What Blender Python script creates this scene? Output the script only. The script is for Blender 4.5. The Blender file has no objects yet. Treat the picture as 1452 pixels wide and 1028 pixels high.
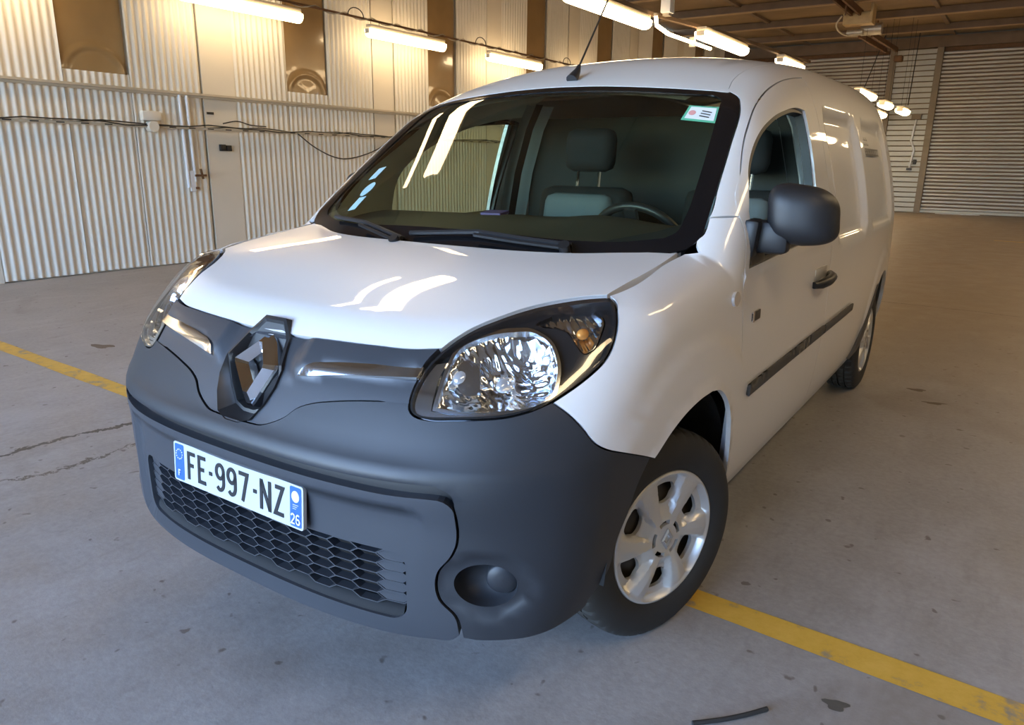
import bpy, bmesh, math, random
import numpy as np
from mathutils import Vector, Matrix, Euler
from mathutils.geometry import delaunay_2d_cdt
random.seed(7)
S = bpy.context.scene
COL = S.collection
# ------------------------------------------------------------------ camera
cam = bpy.data.cameras.new('camera'); camo = bpy.data.objects.new('camera', cam); COL.objects.link(camo)
camo.location = (1.54619, -1.91060, 1.36112); camo.rotation_euler = (1.30563, -0.01272, 0.59728)
cam.sensor_width = 36.0; cam.lens = 1049.84216 / 1452 * 36; cam.clip_start = .05; cam.clip_end = 200
S.camera = camo
# ------------------------------------------------------------------ sky / exposure
w = bpy.data.worlds.new('sky'); S.world = w; w.use_nodes = True
nt = w.node_tree; bg = nt.nodes['Background']
sky = nt.nodes.new('ShaderNodeTexSky'); sky.sky_type = 'NISHITA'; sky.sun_disc = False
sky.sun_elevation = math.radians(38); sky.sun_rotation = math.radians(200); sky.dust_density = .6; sky.ozone_density = 4.0; sky.altitude = 300
tint = nt.nodes.new('ShaderNodeMix'); tint.data_type = 'RGBA'; tint.blend_type = 'MULTIPLY'; tint.inputs[0].default_value = 1
tint.inputs[7].default_value = (.83, .95, 1.10, 1)      # camera white balance sits between lamps and daylight
nt.links.new(sky.outputs[0], tint.inputs[6]); nt.links.new(tint.outputs[2], bg.inputs[0]); bg.inputs[1].default_value = 1.45
vs = S.view_settings
S.display_settings.display_device = 'sRGB'
vs.view_transform = 'Standard'; vs.look = 'None'; vs.gamma = 1; vs.use_curve_mapping = False
vs.exposure = 0.46
LAMP_STRENGTH = 12.5
# ------------------------------------------------------------------ materials
def mat(name):
    m = bpy.data.materials.new(name); m.use_nodes = True
    t = m.node_tree; return m, t, t.nodes['Principled BSDF']
def simple(name, col, rough=.5, metal=0., coat=0., noise=None, bump=None, spec=.5):
    m, t, b = mat(name)
    b.inputs['Base Color'].default_value = (*col, 1); b.inputs['Roughness'].default_value = rough
    b.inputs['Metallic'].default_value = metal; b.inputs['Coat Weight'].default_value = coat
    b.inputs['Coat Roughness'].default_value = .025; b.inputs['Specular IOR Level'].default_value = spec
    tc = t.nodes.new('ShaderNodeTexCoord')
    if noise:
        sc, amt = noise
        n = t.nodes.new('ShaderNodeTexNoise'); n.inputs['Scale'].default_value = sc; n.inputs['Detail'].default_value = 5
        t.links.new(tc.outputs['Object'], n.inputs['Vector'])
        mx = t.nodes.new('ShaderNodeMix'); mx.data_type = 'RGBA'
        mx.inputs[6].default_value = (*[c*(1-amt) for c in col], 1); mx.inputs[7].default_value = (*[min(1, c*(1+amt)) for c in col], 1)
        t.links.new(n.outputs[0], mx.inputs[0]); t.links.new(mx.outputs[2], b.inputs['Base Color'])
    if bump:
        sc, st, dist = bump
        n = t.nodes.new('ShaderNodeTexNoise'); n.inputs['Scale'].default_value = sc; n.inputs['Detail'].default_value = 3
        t.links.new(tc.outputs['Object'], n.inputs['Vector'])
        bp = t.nodes.new('ShaderNodeBump'); bp.inputs['Strength'].default_value = st; bp.inputs['Distance'].default_value = dist
        t.links.new(n.outputs[0], bp.inputs['Height']); t.links.new(bp.outputs[0], b.inputs['Normal'])
    return m
def emis(name, col, st):
    m, t, b = mat(name); b.inputs['Base Color'].default_value = (*col, 1)
    b.inputs['Emission Color'].default_value = (*col, 1); b.inputs['Emission Strength'].default_value = st
    return m
def glass(name, tint, ior=1.5, rough=0.0):
    m, t, b = mat(name); t.nodes.remove(b)
    out = t.nodes['Material Output']
    tr = t.nodes.new('ShaderNodeBsdfTransparent'); tr.inputs[0].default_value = (*tint, 1)
    gl = t.nodes.new('ShaderNodeBsdfGlossy'); gl.inputs['Roughness'].default_value = rough
    fr = t.nodes.new('ShaderNodeFresnel')
    ge = t.nodes.new('ShaderNodeNewGeometry'); io = t.nodes.new('ShaderNodeMapRange')   # a thin pane: same reflectance from both sides
    io.inputs[3].default_value = ior; io.inputs[4].default_value = 1/ior
    t.links.new(ge.outputs['Backfacing'], io.inputs[0]); t.links.new(io.outputs[0], fr.inputs[0])
    mx = t.nodes.new('ShaderNodeMixShader')
    t.links.new(fr.outputs[0], mx.inputs[0]); t.links.new(tr.outputs[0], mx.inputs[1]); t.links.new(gl.outputs[0], mx.inputs[2])
    t.links.new(mx.outputs[0], out.inputs[0]); return m
M = {}
M['paint'] = simple('white_paint', (.76, .755, .755), .38, 0, .75, noise=(2.5, .012))
M['bumper'] = simple('grey_plastic', (.021, .0235, .029), .46, noise=(3, .12), bump=(900, .25, .0006))
M['grille'] = simple('grille_plastic', (.040, .044, .053), .40, noise=(4, .1), bump=(900, .2, .0005))
M['ledge'] = simple('shaded_ledge', (.010, .011, .013), .85)  # shade below the grille mesh is put into this near-black
M['black'] = simple('black_plastic', (.012, .012, .013), .45)
M['satin'] = simple('satin_black', (.022, .022, .024), .38)
M['mirror_plastic'] = simple('mirror_plastic', (.014, .014, .016), .48, bump=(800, .15, .0005))
M['trim'] = simple('moulding_plastic', (.055, .053, .05), .55)
M['chrome'] = simple('chrome', (.86, .87, .88), .06, 1.0)
M['reflector'] = simple('reflector_chrome', (.88, .90, .93), .13, 1.0)
M['satinchrome'] = simple('satin_chrome', (.75, .77, .80), .18, 1.0)
M['rubber'] = simple('tyre_rubber', (.022, .021, .020), .75, noise=(9, .35), bump=(300, .2, .001))
M['hub'] = simple('silver_hubcap', (.60, .60, .60), .36, .45, .2)
M['dark'] = simple('dark_cavity', (.01, .01, .01), .9)
M['liner'] = simple('wheel_liner', (.014, .015, .017), .7, noise=(25, .8), bump=(60, .4, .004))
M['steel'] = simple('steel_wheel', (.045, .038, .03), .5, .3)
M['frit'] = simple('frit_black', (.006, .006, .007), .12)
M['glass'] = glass('windscreen_glass', (.68, .76, .64), 1.5)
M['sideglass'] = glass('side_glass', (.70, .80, .72), 1.45)
M['lens'] = glass('lens_plastic', (.93, .95, .97), 1.6)
M['lampdark'] = simple('lamp_bezel', (.030, .030, .032), .14, .3, .6)
M['amber'] = simple('amber_bulb', (.85, .35, .08), .15, .2)
M['bulb'] = simple('bulb_glass', (.9, .92, .95), .08, .6)
M['plate'] = simple('plate_white', (.50, .53, .56), .28, 0, .3, noise=(12, .05))
M['ink'] = simple('plate_ink', (.012, .013, .016), .4)
M['blue'] = simple('plate_blue', (.03, .12, .50), .3, 0, .3)
M['white'] = simple('print_white', (.62, .64, .66), .4)
M['sticker'] = simple('sticker_white', (.80, .84, .84), .5)
M['green'] = simple('sticker_green', (.12, .48, .30), .5)
M['skyblue'] = simple('sticker_blue', (.32, .52, .58), .5)
M['red'] = simple('sticker_red', (.75, .35, .33), .5)
M['violet'] = simple('violet_card', (.16, .10, .30), .6)
M['dash'] = simple('dashboard_plastic', (.055, .052, .045), .6, bump=(500, .2, .001))
M['fabric'] = simple('seat_fabric', (.15, .175, .19), .9, bump=(700, .3, .001))
M['darkfabric'] = simple('seat_dark_fabric', (.012, .013, .014), .85, bump=(700, .3, .001))
M['trimgrey'] = simple('cabin_trim', (.62, .66, .68), .6)
M['bulk'] = simple('bulkhead', (.020, .022, .021), .7)
M['headliner'] = simple('headliner', (.82, .80, .70), .9)
M['beige'] = simple('wall_paint', (.68, .63, .55), .42, noise=(1.6, .08))
M['beige2'] = simple('column_paint', (.66, .60, .51), .45, noise=(1.2, .08))
M['railp'] = simple('rail_paint', (.48, .41, .31), .5, noise=(4, .2))
M['whitep'] = simple('pipe_white', (.66, .66, .68), .4, noise=(6, .1))
M['amberpanel'] = simple('translucent_sheet', (.27, .17, .075), .22, 0, .5, noise=(2, .2))
M['cable'] = simple('cable_black', (.02, .018, .015), .6)
M['rust'] = simple('rusty_steel', (.15, .075, .035), .7, .3, noise=(9, .4))
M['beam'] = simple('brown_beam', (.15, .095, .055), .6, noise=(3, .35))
M['beamlit'] = simple('purlin_lit_brown', (.34, .22, .11), .6, noise=(3, .25))  # lamp light on the purlin undersides is put into this lighter brown
M['deck'] = simple('roof_deck', (.22, .145, .075), .8, noise=(1.3, .45))
M['slat'] = simple('shutter_slat', (.50, .47, .43), .35, .25, noise=(1.5, .16))
M['clad'] = simple('cladding', (.47, .45, .40), .5, .1, noise=(1.5, .14))
M['post'] = simple('door_post', (.22, .17, .115), .6, .1, noise=(3, .2))
M['yellowblock'] = simple('hoist_yellow', (.52, .36, .16), .5, noise=(8, .25))
M['lamp'] = emis('fluorescent_diffuser', (1.0, .74, .42), LAMP_STRENGTH)
M['lamphouse'] = simple('lamp_housing', (.60, .52, .40), .5)
M['galv'] = simple('galvanised', (.42, .37, .30), .4, .4, noise=(12, .2))

def floor_mat():
    m, t, b = mat('worn_concrete'); N = t.nodes.new; L = t.links.new
    tc = N('ShaderNodeTexCoord')
    def noise(sc, det=6, rough=.55, dist=0, vec=None):
        n = N('ShaderNodeTexNoise'); n.inputs['Scale'].default_value = sc; n.inputs['Detail'].default_value = det
        n.inputs['Roughness'].default_value = rough; n.inputs['Distortion'].default_value = dist
        L(vec if vec is not None else tc.outputs['Object'], n.inputs['Vector']); return n
    def ramp(src, a, ca, c, cc):
        r = N('ShaderNodeValToRGB'); r.color_ramp.elements[0].position = a; r.color_ramp.elements[0].color = (*ca, 1)
        r.color_ramp.elements[1].position = c; r.color_ramp.elements[1].color = (*cc, 1); L(src, r.inputs[0]); return r.outputs[0]
    def mix(fac, a, c, mode='MIX'):
        x = N('ShaderNodeMix'); x.data_type = 'RGBA'; x.blend_type = mode
        if isinstance(fac, float): x.inputs[0].default_value = fac
        else: L(fac, x.inputs[0])
        for v, i in ((a, 6), (c, 7)):
            if isinstance(v, tuple): x.inputs[i].default_value = (*v, 1)
            else: L(v, x.inputs[i])
        return x.outputs[2]
    big = noise(.8, 8, .62, .9); mid = noise(3.2, 6, .6, .3); fine = noise(38, 4, .7)
    c = ramp(big.outputs[0], .34, (.225, .212, .198), .66, (.385, .372, .36))
    c = mix(.55, c, ramp(mid.outputs[0], .3, (.24, .222, .205), .7, (.39, .375, .36)))
    c = mix(.22, c, ramp(fine.outputs[0], .35, (.20, .185, .17), .65, (.44, .42, .40)))
    # oil stains and small dark spots
    st = noise(1.1, 3, .5, .8); c = mix(ramp(st.outputs[0], .61, (0, 0, 0), .70, (.35, .35, .35)), c, (.17, .135, .105))
    sp = noise(17, 2, .4, .2); c = mix(ramp(sp.outputs[0], .70, (0, 0, 0), .74, (.75, .75, .75)), c, (.10, .075, .06))
    # drag marks: noise stretched along the traffic direction, and pale scuffs
    mp_ = N('ShaderNodeMapping'); mp_.inputs['Scale'].default_value = (4.5, 1.5, 1); mp_.inputs['Rotation'].default_value = (0, 0, .9); L(tc.outputs['Object'], mp_.inputs[0])
    dr_ = noise(3.0, 6, .65, .2, mp_.outputs[0]); c = mix(ramp(dr_.outputs[0], .54, (0, 0, 0), .80, (.42, .42, .42)), c, (.16, .14, .12))
    pl_ = noise(.9, 5, .6, .5, mp_.outputs[0]); c = mix(ramp(pl_.outputs[0], .54, (0, 0, 0), .72, (.30, .30, .30)), c, (.46, .45, .44))
    # long cracks: a bent line y = f(x)
    sep = N('ShaderNodeSeparateXYZ'); L(tc.outputs['Object'], sep.inputs[0])
    def ma(op, a, c2):
        q = N('ShaderNodeMath'); q.operation = op
        for v, i in ((a, 0), (c2, 1)):
            if isinstance(v, (int, float)): q.inputs[i].default_value = v
            else: L(v, q.inputs[i])
        return q.outputs[0]
    X, Y = sep.outputs[0], sep.outputs[1]
    def crack(u, t, t0, slope, wob, wid, lo, hi, sc=1.7):
        nz = noise(sc, 7, .75)
        d = ma('SUBTRACT', ma('ADD', ma('ADD', ma('MULTIPLY', u, slope), t0), ma('MULTIPLY', ma('SUBTRACT', nz.outputs[0], .5), wob)), t)
        near = ma('LESS_THAN', ma('ABSOLUTE', d, 0), ma('MULTIPLY', ma('POWER', noise(6, 5, .7).outputs[0], 2.0), wid))
        return ma('MULTIPLY', near, ma('MULTIPLY', ma('LESS_THAN', u, hi), ma('GREATER_THAN', u, lo)))
    # brown dust plus the warm lamp tone, painted in towards the far right floor
    gr = N('ShaderNodeMapRange'); gr.interpolation_type = 'SMOOTHSTEP'; gr.inputs[1].default_value = .2; gr.inputs[2].default_value = 7.0; gr.inputs[4].default_value = .75
    L(Y, gr.inputs[0]); gx_ = N('ShaderNodeMapRange'); gx_.interpolation_type = 'SMOOTHSTEP'; gx_.inputs[1].default_value = -6.5; gx_.inputs[2].default_value = -.5; gx_.inputs[3].default_value = .35
    L(X, gx_.inputs[0])
    c = mix(ma('MULTIPLY', ma('MULTIPLY', gr.outputs[0], gx_.outputs[0]), ramp(big.outputs[0], .2, (.75,)*3, .7, (1,)*3)), c, (.27, .19, .115))
    c = mix(crack(Y, X, -2.20, .08, .30, .055, -9, .6), c, (.06, .05, .043))
    c = mix(crack(Y, X, -1.84, .10, .42, .035, -9, .3, 2.6), c, (.10, .085, .07))
    c = mix(crack(X, Y, 6.6, -.05, .2, .03, -9, 30), c, (.12, .09, .07))
    L(c, b.inputs['Base Color'])
    rr = ramp(mid.outputs[0], .3, (.42,)*3, .7, (.62,)*3); L(rr, b.inputs['Roughness'])
    bp = N('ShaderNodeBump'); bp.inputs['Strength'].default_value = .25; bp.inputs['Distance'].default_value = .004
    L(fine.outputs[0], bp.inputs['Height']); L(bp.outputs[0], b.inputs['Normal'])
    return m
M['floor'] = floor_mat()
def line_mat():
    m, t, b = mat('yellow_line_paint'); N = t.nodes.new; L = t.links.new
    tc = N('ShaderNodeTexCoord')
    n = N('ShaderNodeTexNoise'); n.inputs['Scale'].default_value = 9; n.inputs['Detail'].default_value = 8; n.inputs['Roughness'].default_value = .7
    L(tc.outputs['Object'], n.inputs['Vector'])
    r = N('ShaderNodeValToRGB'); e = r.color_ramp.elements
    e[0].position = .36; e[0].color = (.30, .25, .17, 1); e[1].position = .47; e[1].color = (.62, .37, .045, 1)
    x = e.new(.7); x.color = (.70, .44, .08, 1)
    L(n.outputs[0], r.inputs[0]); L(r.outputs[0], b.inputs['Base Color']); b.inputs['Roughness'].default_value = .55
    return m
M['line'] = line_mat()
# ------------------------------------------------------------------ object helpers
def tag(o, label=None, cat=None, group=None, kind=None):
    if label: o['label'] = label
    if cat: o['category'] = cat
    if group: o['group'] = group
    if kind: o['kind'] = kind
    return o
def link(name, me, m=None, parent=None):
    o = bpy.data.objects.new(name, me); COL.objects.link(o)
    if m is not None and me is not None and not me.materials: me.materials.append(M[m] if isinstance(m, str) else m)
    if parent: o.parent = parent
    return o
def empty(name, loc=(0, 0, 0), rz=0, parent=None):
    o = bpy.data.objects.new(name, None); COL.objects.link(o); o.location = loc; o.rotation_euler = (0, 0, rz)
    o.empty_display_size = .1
    if parent: o.parent = parent
    return o
def copy_tree(o, parent=None):
    c = o.copy(); COL.objects.link(c)
    if parent: c.parent = parent
    for ch in list(o.children): copy_tree(ch, c)
    return c
def pyd(name, v, f, smooth=False):
    me = bpy.data.meshes.new(name); me.from_pydata([tuple(map(float, p)) for p in v], [], [tuple(map(int, q)) for q in f]); me.validate()
    if smooth: me.polygons.foreach_set('use_smooth', [True]*len(me.polygons))
    me.update(); return me
def smooth_angle(me, deg=35):
    bm = bmesh.new(); bm.from_mesh(me); bm.normal_update()
    for f in bm.faces: f.smooth = True
    for e in bm.edges:
        if len(e.link_faces) == 2: e.smooth = e.calc_face_angle(0) < math.radians(deg)
        else: e.smooth = False
    bm.to_mesh(me); bm.free(); return me
def finish(bm, name, deg=35):
    bmesh.ops.recalc_face_normals(bm, faces=bm.faces[:])
    me = bpy.data.meshes.new(name); bm.to_mesh(me); bm.free(); return smooth_angle(me, deg)
def bm_box(bm, c, s, rot=None, bev=0):
    r = bmesh.ops.create_cube(bm, size=1); vs_ = r['verts']
    for v in vs_: v.co = Vector((v.co.x*s[0], v.co.y*s[1], v.co.z*s[2]))
    if bev:
        es = list({e for v in vs_ for e in v.link_edges})
        q = bmesh.ops.bevel(bm, geom=es, offset=bev, segments=2, affect='EDGES', profile=.5)
        vs_ = list({v for f in q['faces'] for v in f.verts} | {v for v in vs_ if v.is_valid})
    mt = (Euler(rot).to_matrix() if rot is not None and not isinstance(rot, Matrix) else rot)
    for v in vs_:
        if mt is not None: v.co = mt @ v.co
        v.co += Vector(c)
def box(name, c, s, m, parent=None, rot=None, bev=0):
    bm = bmesh.new(); bm_box(bm, c, s, rot, bev); return link(name, finish(bm, name), m, parent)
def bm_tube(bm, pts, r, n=8, cap=True):
    pts = [Vector(p) for p in pts]; rings = []
    rr = r if isinstance(r, (list, tuple)) else [r]*len(pts)
    up = None
    for i, p in enumerate(pts):
        d = (pts[min(i+1, len(pts)-1)] - pts[max(i-1, 0)]).normalized()
        if up is None: up = d.orthogonal().normalized()
        up = (up - d*up.dot(d)).normalized(); sd = d.cross(up)
        rings.append([bm.verts.new(p + (up*math.cos(2*math.pi*k/n) + sd*math.sin(2*math.pi*k/n))*rr[i]) for k in range(n)])
    for a, c in zip(rings, rings[1:]):
        for k in range(n): bm.faces.new((a[k], a[(k+1) % n], c[(k+1) % n], c[k]))
    if cap: bm.faces.new(rings[0][::-1]); bm.faces.new(rings[-1])
def tube(name, pts, r, m, parent=None, n=8):
    bm = bmesh.new(); bm_tube(bm, pts, r, n); return link(name, finish(bm, name, 50), m, parent)
def catmull(P, ds, closed=False):
    P = np.asarray(P, float); n = len(P)
    if n == 2:
        k = max(1, int(np.ceil(np.linalg.norm(P[1]-P[0])/ds))); t = np.linspace(0, 1, k+1)[:, None]; return P[0]*(1-t)+P[1]*t
    out = []
    rng = range(n) if closed else range(n-1)
    for i in rng:
        p1, p2 = P[i], P[(i+1) % n]
        p0 = P[i-1] if (i > 0 or closed) else 2*p1-p2
        p3 = P[(i+2) % n] if (i+2 < n or closed) else 2*p2-p1
        L0, L1, L2 = [max(np.linalg.norm(a-c), 1e-6) for a, c in ((p1, p0), (p2, p1), (p3, p2))]
        m1 = (p1-p0)/L0*L1*(L1/(L0+L1)) + (p2-p1)*(L0/(L0+L1)); m2 = (p2-p1)*(L2/(L1+L2)) + (p3-p2)/L2*L1*(L1/(L1+L2))
        k = max(1, int(np.ceil(L1/ds))); t = (np.arange(k)/k)[:, None]
        out.append((2*t**3-3*t**2+1)*p1 + (t**3-2*t**2+t)*m1 + (-2*t**3+3*t**2)*p2 + (t**3-t**2)*m2)
    if not closed: out.append(P[-1:])
    return np.concatenate(out)
# ------------------------------------------------------------------ body skin of the van (smooth analytic hull)
def pchip(xs,ys):
    xs=np.array(xs,float);ys=np.array(ys,float);h=np.diff(xs);d=np.diff(ys)/h
    m=np.zeros(len(xs))
    for i in range(1,len(xs)-1):
        if d[i-1]*d[i]>0:
            w1=2*h[i]+h[i-1];w2=h[i]+2*h[i-1];m[i]=(w1+w2)/(w1/d[i-1]+w2/d[i])
    m[0]=d[0];m[-1]=d[-1]
    def f(x):
        x=np.asarray(x,float);i=np.clip(np.searchsorted(xs,x)-1,0,len(xs)-2)
        t=(x-xs[i])/h[i];a=t*t*(3-2*t)
        r=ys[i]*(1-a)+ys[i+1]*a+h[i]*(m[i]*t*(1-t)**2-m[i+1]*t*t*(1-t))
        r=np.where(x<xs[0],ys[0]+m[0]*(x-xs[0]),r);r=np.where(x>xs[-1],ys[-1]+m[-1]*(x-xs[-1]),r)
        return r
    return f
def cub(xs,ys):
    xs=np.array(xs,float);ys=np.array(ys,float);n=len(xs);h=np.diff(xs)
    A=np.zeros((n,n));b=np.zeros(n);A[0,0]=A[-1,-1]=1
    for i in range(1,n-1):
        A[i,i-1]=h[i-1];A[i,i]=2*(h[i-1]+h[i]);A[i,i+1]=h[i];b[i]=6*((ys[i+1]-ys[i])/h[i]-(ys[i]-ys[i-1])/h[i-1])
    m=np.linalg.solve(A,b)
    s0=(ys[1]-ys[0])/h[0]-h[0]*m[1]/6;s1=(ys[-1]-ys[-2])/h[-1]+h[-1]*m[-2]/6
    def f(x):
        x=np.asarray(x,float);i=np.clip(np.searchsorted(xs,x)-1,0,n-2);hh=h[i];a=xs[i+1]-x;c=x-xs[i]
        r=(m[i]*a**3+m[i+1]*c**3)/(6*hh)+(ys[i]/hh-m[i]*hh/6)*a+(ys[i+1]/hh-m[i+1]*hh/6)*c
        r=np.where(x<xs[0],ys[0]+s0*(x-xs[0]),r);return np.where(x>xs[-1],ys[-1]+s1*(x-xs[-1]),r)
    return f
def smax(a,b,r):
    h=np.maximum(r-np.abs(a-b),0);return np.maximum(a,b)+h*h/(4*r)
def sst(a,b,x):
    t=np.clip((x-a)/(b-a),0,1);return t*t*(3-2*t)
# side half width by height
SP=cub([.15,.25,.33,.45,.6,.75,.9,1.02,1.1,1.2,1.3,1.45,1.6,1.7,1.8],
         [.80,.83,.86,.888,.902,.909,.907,.902,.893,.876,.854,.814,.764,.724,.68])
ST=cub([-.9,-.5,-.3,0,.4,1.3,2.2,3.0,3.4,3.79],[.10,.03,.012,.0,.0,.0,.0,.015,.04,.08])
def side(y,z): return SP(z)-ST(y)
# front centre profile y(z) and plan drop at x=.5
FC=pchip([.18,.23,.30,.40,.57,.66,.70,.75,.80,.86,.91,.96,1.05],
         [-.80,-.855,-.868,-.872,-.874,-.882,-.878,-.850,-.822,-.786,-.748,-.70,-.60])
FD=pchip([.2,.23,.35,.5,.68,.83,.95,1.05],[.62,.58,.50,.50,.52,.50,.52,.52])
FN=2.7; FM=2.2
def front(x,z):
    X=.915
    t=np.clip(np.abs(x)/X,0,.9999)
    return FC(z)+FD(z)*(1-(1-t**FN)**(1/FM))
HC=cub([-.75,-.70,-.6,-.45,-.25,0,.3,.6],[.928,.965,1.003,1.045,1.088,1.124,1.163,1.175])
def hood(x,y):
    return HC(y)-.013*(np.abs(x)/.6)**2.2
# windshield : z as function
WC=cub([-.1,0,.2,.4,.6,.8,1.0],[1.085,1.165,1.313,1.452,1.588,1.708,1.80])
def wind(x,y): return WC(y-(.13-.02*sst(0,.8,y))*np.abs(x/.7)**2)
RC=cub([.6,.8,1.0,1.3,1.7,2.2,3.0,3.5,3.79],[1.64,1.69,1.75,1.805,1.84,1.855,1.86,1.85,1.83])
def roof(x,y): return RC(y)-.055*(np.abs(x)/.6)**2.4
def f_low(p):
    x,y,z=np.abs(p[...,0]),p[...,1],p[...,2]
    a=(x-side(y,z));b=(z-hood(x,y));c=(front(x,z)-y)
    return smax(smax(a,b,.11),c*.8,.04)
def f_up(p):
    x,y,z=np.abs(p[...,0]),p[...,1],p[...,2]
    a=(x-side(y,z));w=(z-wind(x,y))*.75;r=z-roof(x,y);t=(y-3.79-.0)+.0*z
    top=smax(w,r,.05)
    return smax(smax(a,top,.10),t,.08)

def f_all(p): return np.minimum(f_low(p), f_up(p))
class Map:
    """2-D parameters <-> points on the hull"""
    def __init__(s, kind, f, c=0.): s.k, s.f, s.c = kind, f, c
    def inv(s, P):
        P = np.atleast_2d(np.asarray(P, float)); x, y, z = P.T
        if s.k == 'top': return np.stack([x, y], 1)
        if s.k == 'side': return np.stack([y, z], 1)
        if s.k == 'back': return np.stack([x, z], 1)
        if s.k == 'cyl': return np.stack([.85*np.arctan2(x, -(y-s.c)), z], 1)
        if s.k == 'sec': return np.stack([y, .85*np.arctan2(x, z-.95)], 1)
    def rays(s, q):
        a, c = q[:, 0], q[:, 1]; o = np.zeros_like(a); l = np.ones_like(a)
        if s.k == 'top': return np.stack([a, c, o+.62], 1), np.stack([o, o, l], 1), 0., 1.6
        if s.k == 'side': return np.stack([o+.15, a, c], 1), np.stack([l, o, o], 1), 0., 1.
        if s.k == 'back': return np.stack([a, o+3.0, c], 1), np.stack([o, l, o], 1), 0., 1.2
        if s.k == 'cyl': return np.stack([o, o+s.c, c], 1), np.stack([np.sin(a/.85), -np.cos(a/.85), o], 1), .05, 2.0
        if s.k == 'sec': return np.stack([o, a, o+.95], 1), np.stack([np.sin(c/.85), o, np.cos(c/.85)], 1), .05, 1.6
    def base(s, q):
        O, D, r0, r1 = s.rays(q); a = np.full(len(q), r0); c = np.full(len(q), r1)
        for _ in range(34):
            m_ = (a+c)/2; ins = s.f(O + D*m_[:, None]) < 0; a = np.where(ins, m_, a); c = np.where(ins, c, m_)
        return O + D*((a+c)/2)[:, None]
    def grad(s, P):
        e = 1e-4; g = np.stack([s.f(P+d)-s.f(P-d) for d in np.eye(3)*e], 1)
        return g/np.maximum(np.linalg.norm(g, axis=1, keepdims=True), 1e-9)
    def lift(s, q, off=0.):
        P = s.base(q)
        if callable(off): return P + s.grad(P)*off(P)[:, None]
        return P + s.grad(P)*off if off else P
    def nrm(s, q, off=0.):
        P = s.base(q); G = s.grad(P)
        if not callable(off): return G
        e = 2e-3
        A = s.lift(q+[e, 0], off)-s.lift(q-[e, 0], off); B_ = s.lift(q+[0, e], off)-s.lift(q-[0, e], off)
        n = np.cross(A, B_); n /= np.maximum(np.linalg.norm(n, axis=1, keepdims=True), 1e-12)
        return n*np.sign(np.sum(n*G, 1, keepdims=True)+1e-9)
def pip(q, poly):
    x, y = q[:, 0], q[:, 1]; ins = np.zeros(len(q), bool); n = len(poly); j = n-1
    for i in range(n):
        xi, yi = poly[i]; xj, yj = poly[j]
        c = ((yi > y) != (yj > y)) & (x < (xj-xi)*(y-yi)/((yj-yi) if yj != yi else 1e-12)+xi); ins ^= c; j = i
    return ins
def area(p): x, y = p.T; return .5*np.sum(x*np.roll(y, -1)-np.roll(x, -1)*y)
def inset(p, d):
    if not d: return p
    p = p if area(p) > 0 else p[::-1]
    a = p-np.roll(p, 1, 0); c = np.roll(p, -1, 0)-p
    na = np.stack([-a[:, 1], a[:, 0]], 1); nc = np.stack([-c[:, 1], c[:, 0]], 1)
    na /= np.maximum(np.linalg.norm(na, axis=1, keepdims=True), 1e-9); nc /= np.maximum(np.linalg.norm(nc, axis=1, keepdims=True), 1e-9)
    b = na+nc; L = np.maximum(np.sum(b*b, 1, keepdims=True)/2, .35)
    return p + b/L*d
def segdist(P, poly):
    d = np.full(len(P), 9.)
    for a, c in zip(poly[:-1], poly[1:]):
        ab = c-a; t = np.clip(((P-a)@ab)/max(ab@ab, 1e-12), 0, 1); d = np.minimum(d, np.linalg.norm(P-a-t[:, None]*ab, axis=1))
    return d
def outline(mp, segs, ds=.012):
    """segs: lists of 3-D points; smooth inside a segment, corner between segments"""
    out = []
    for sg in segs:
        q = catmull(mp.inv(sg), ds); out.append(q[:-1] if np.linalg.norm(q[-1]-q[0]) > 1e-9 else q)
    p = np.concatenate(out); keep = np.linalg.norm(p-np.roll(p, 1, 0), axis=1) > 1e-5
    return p[keep]
def sym(half):
    """half outline from the centre line round to the centre line -> full outline"""
    m_ = half.copy(); m_[:, 0] *= -1
    return np.concatenate([half, m_[::-1][1:-1]])
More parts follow.
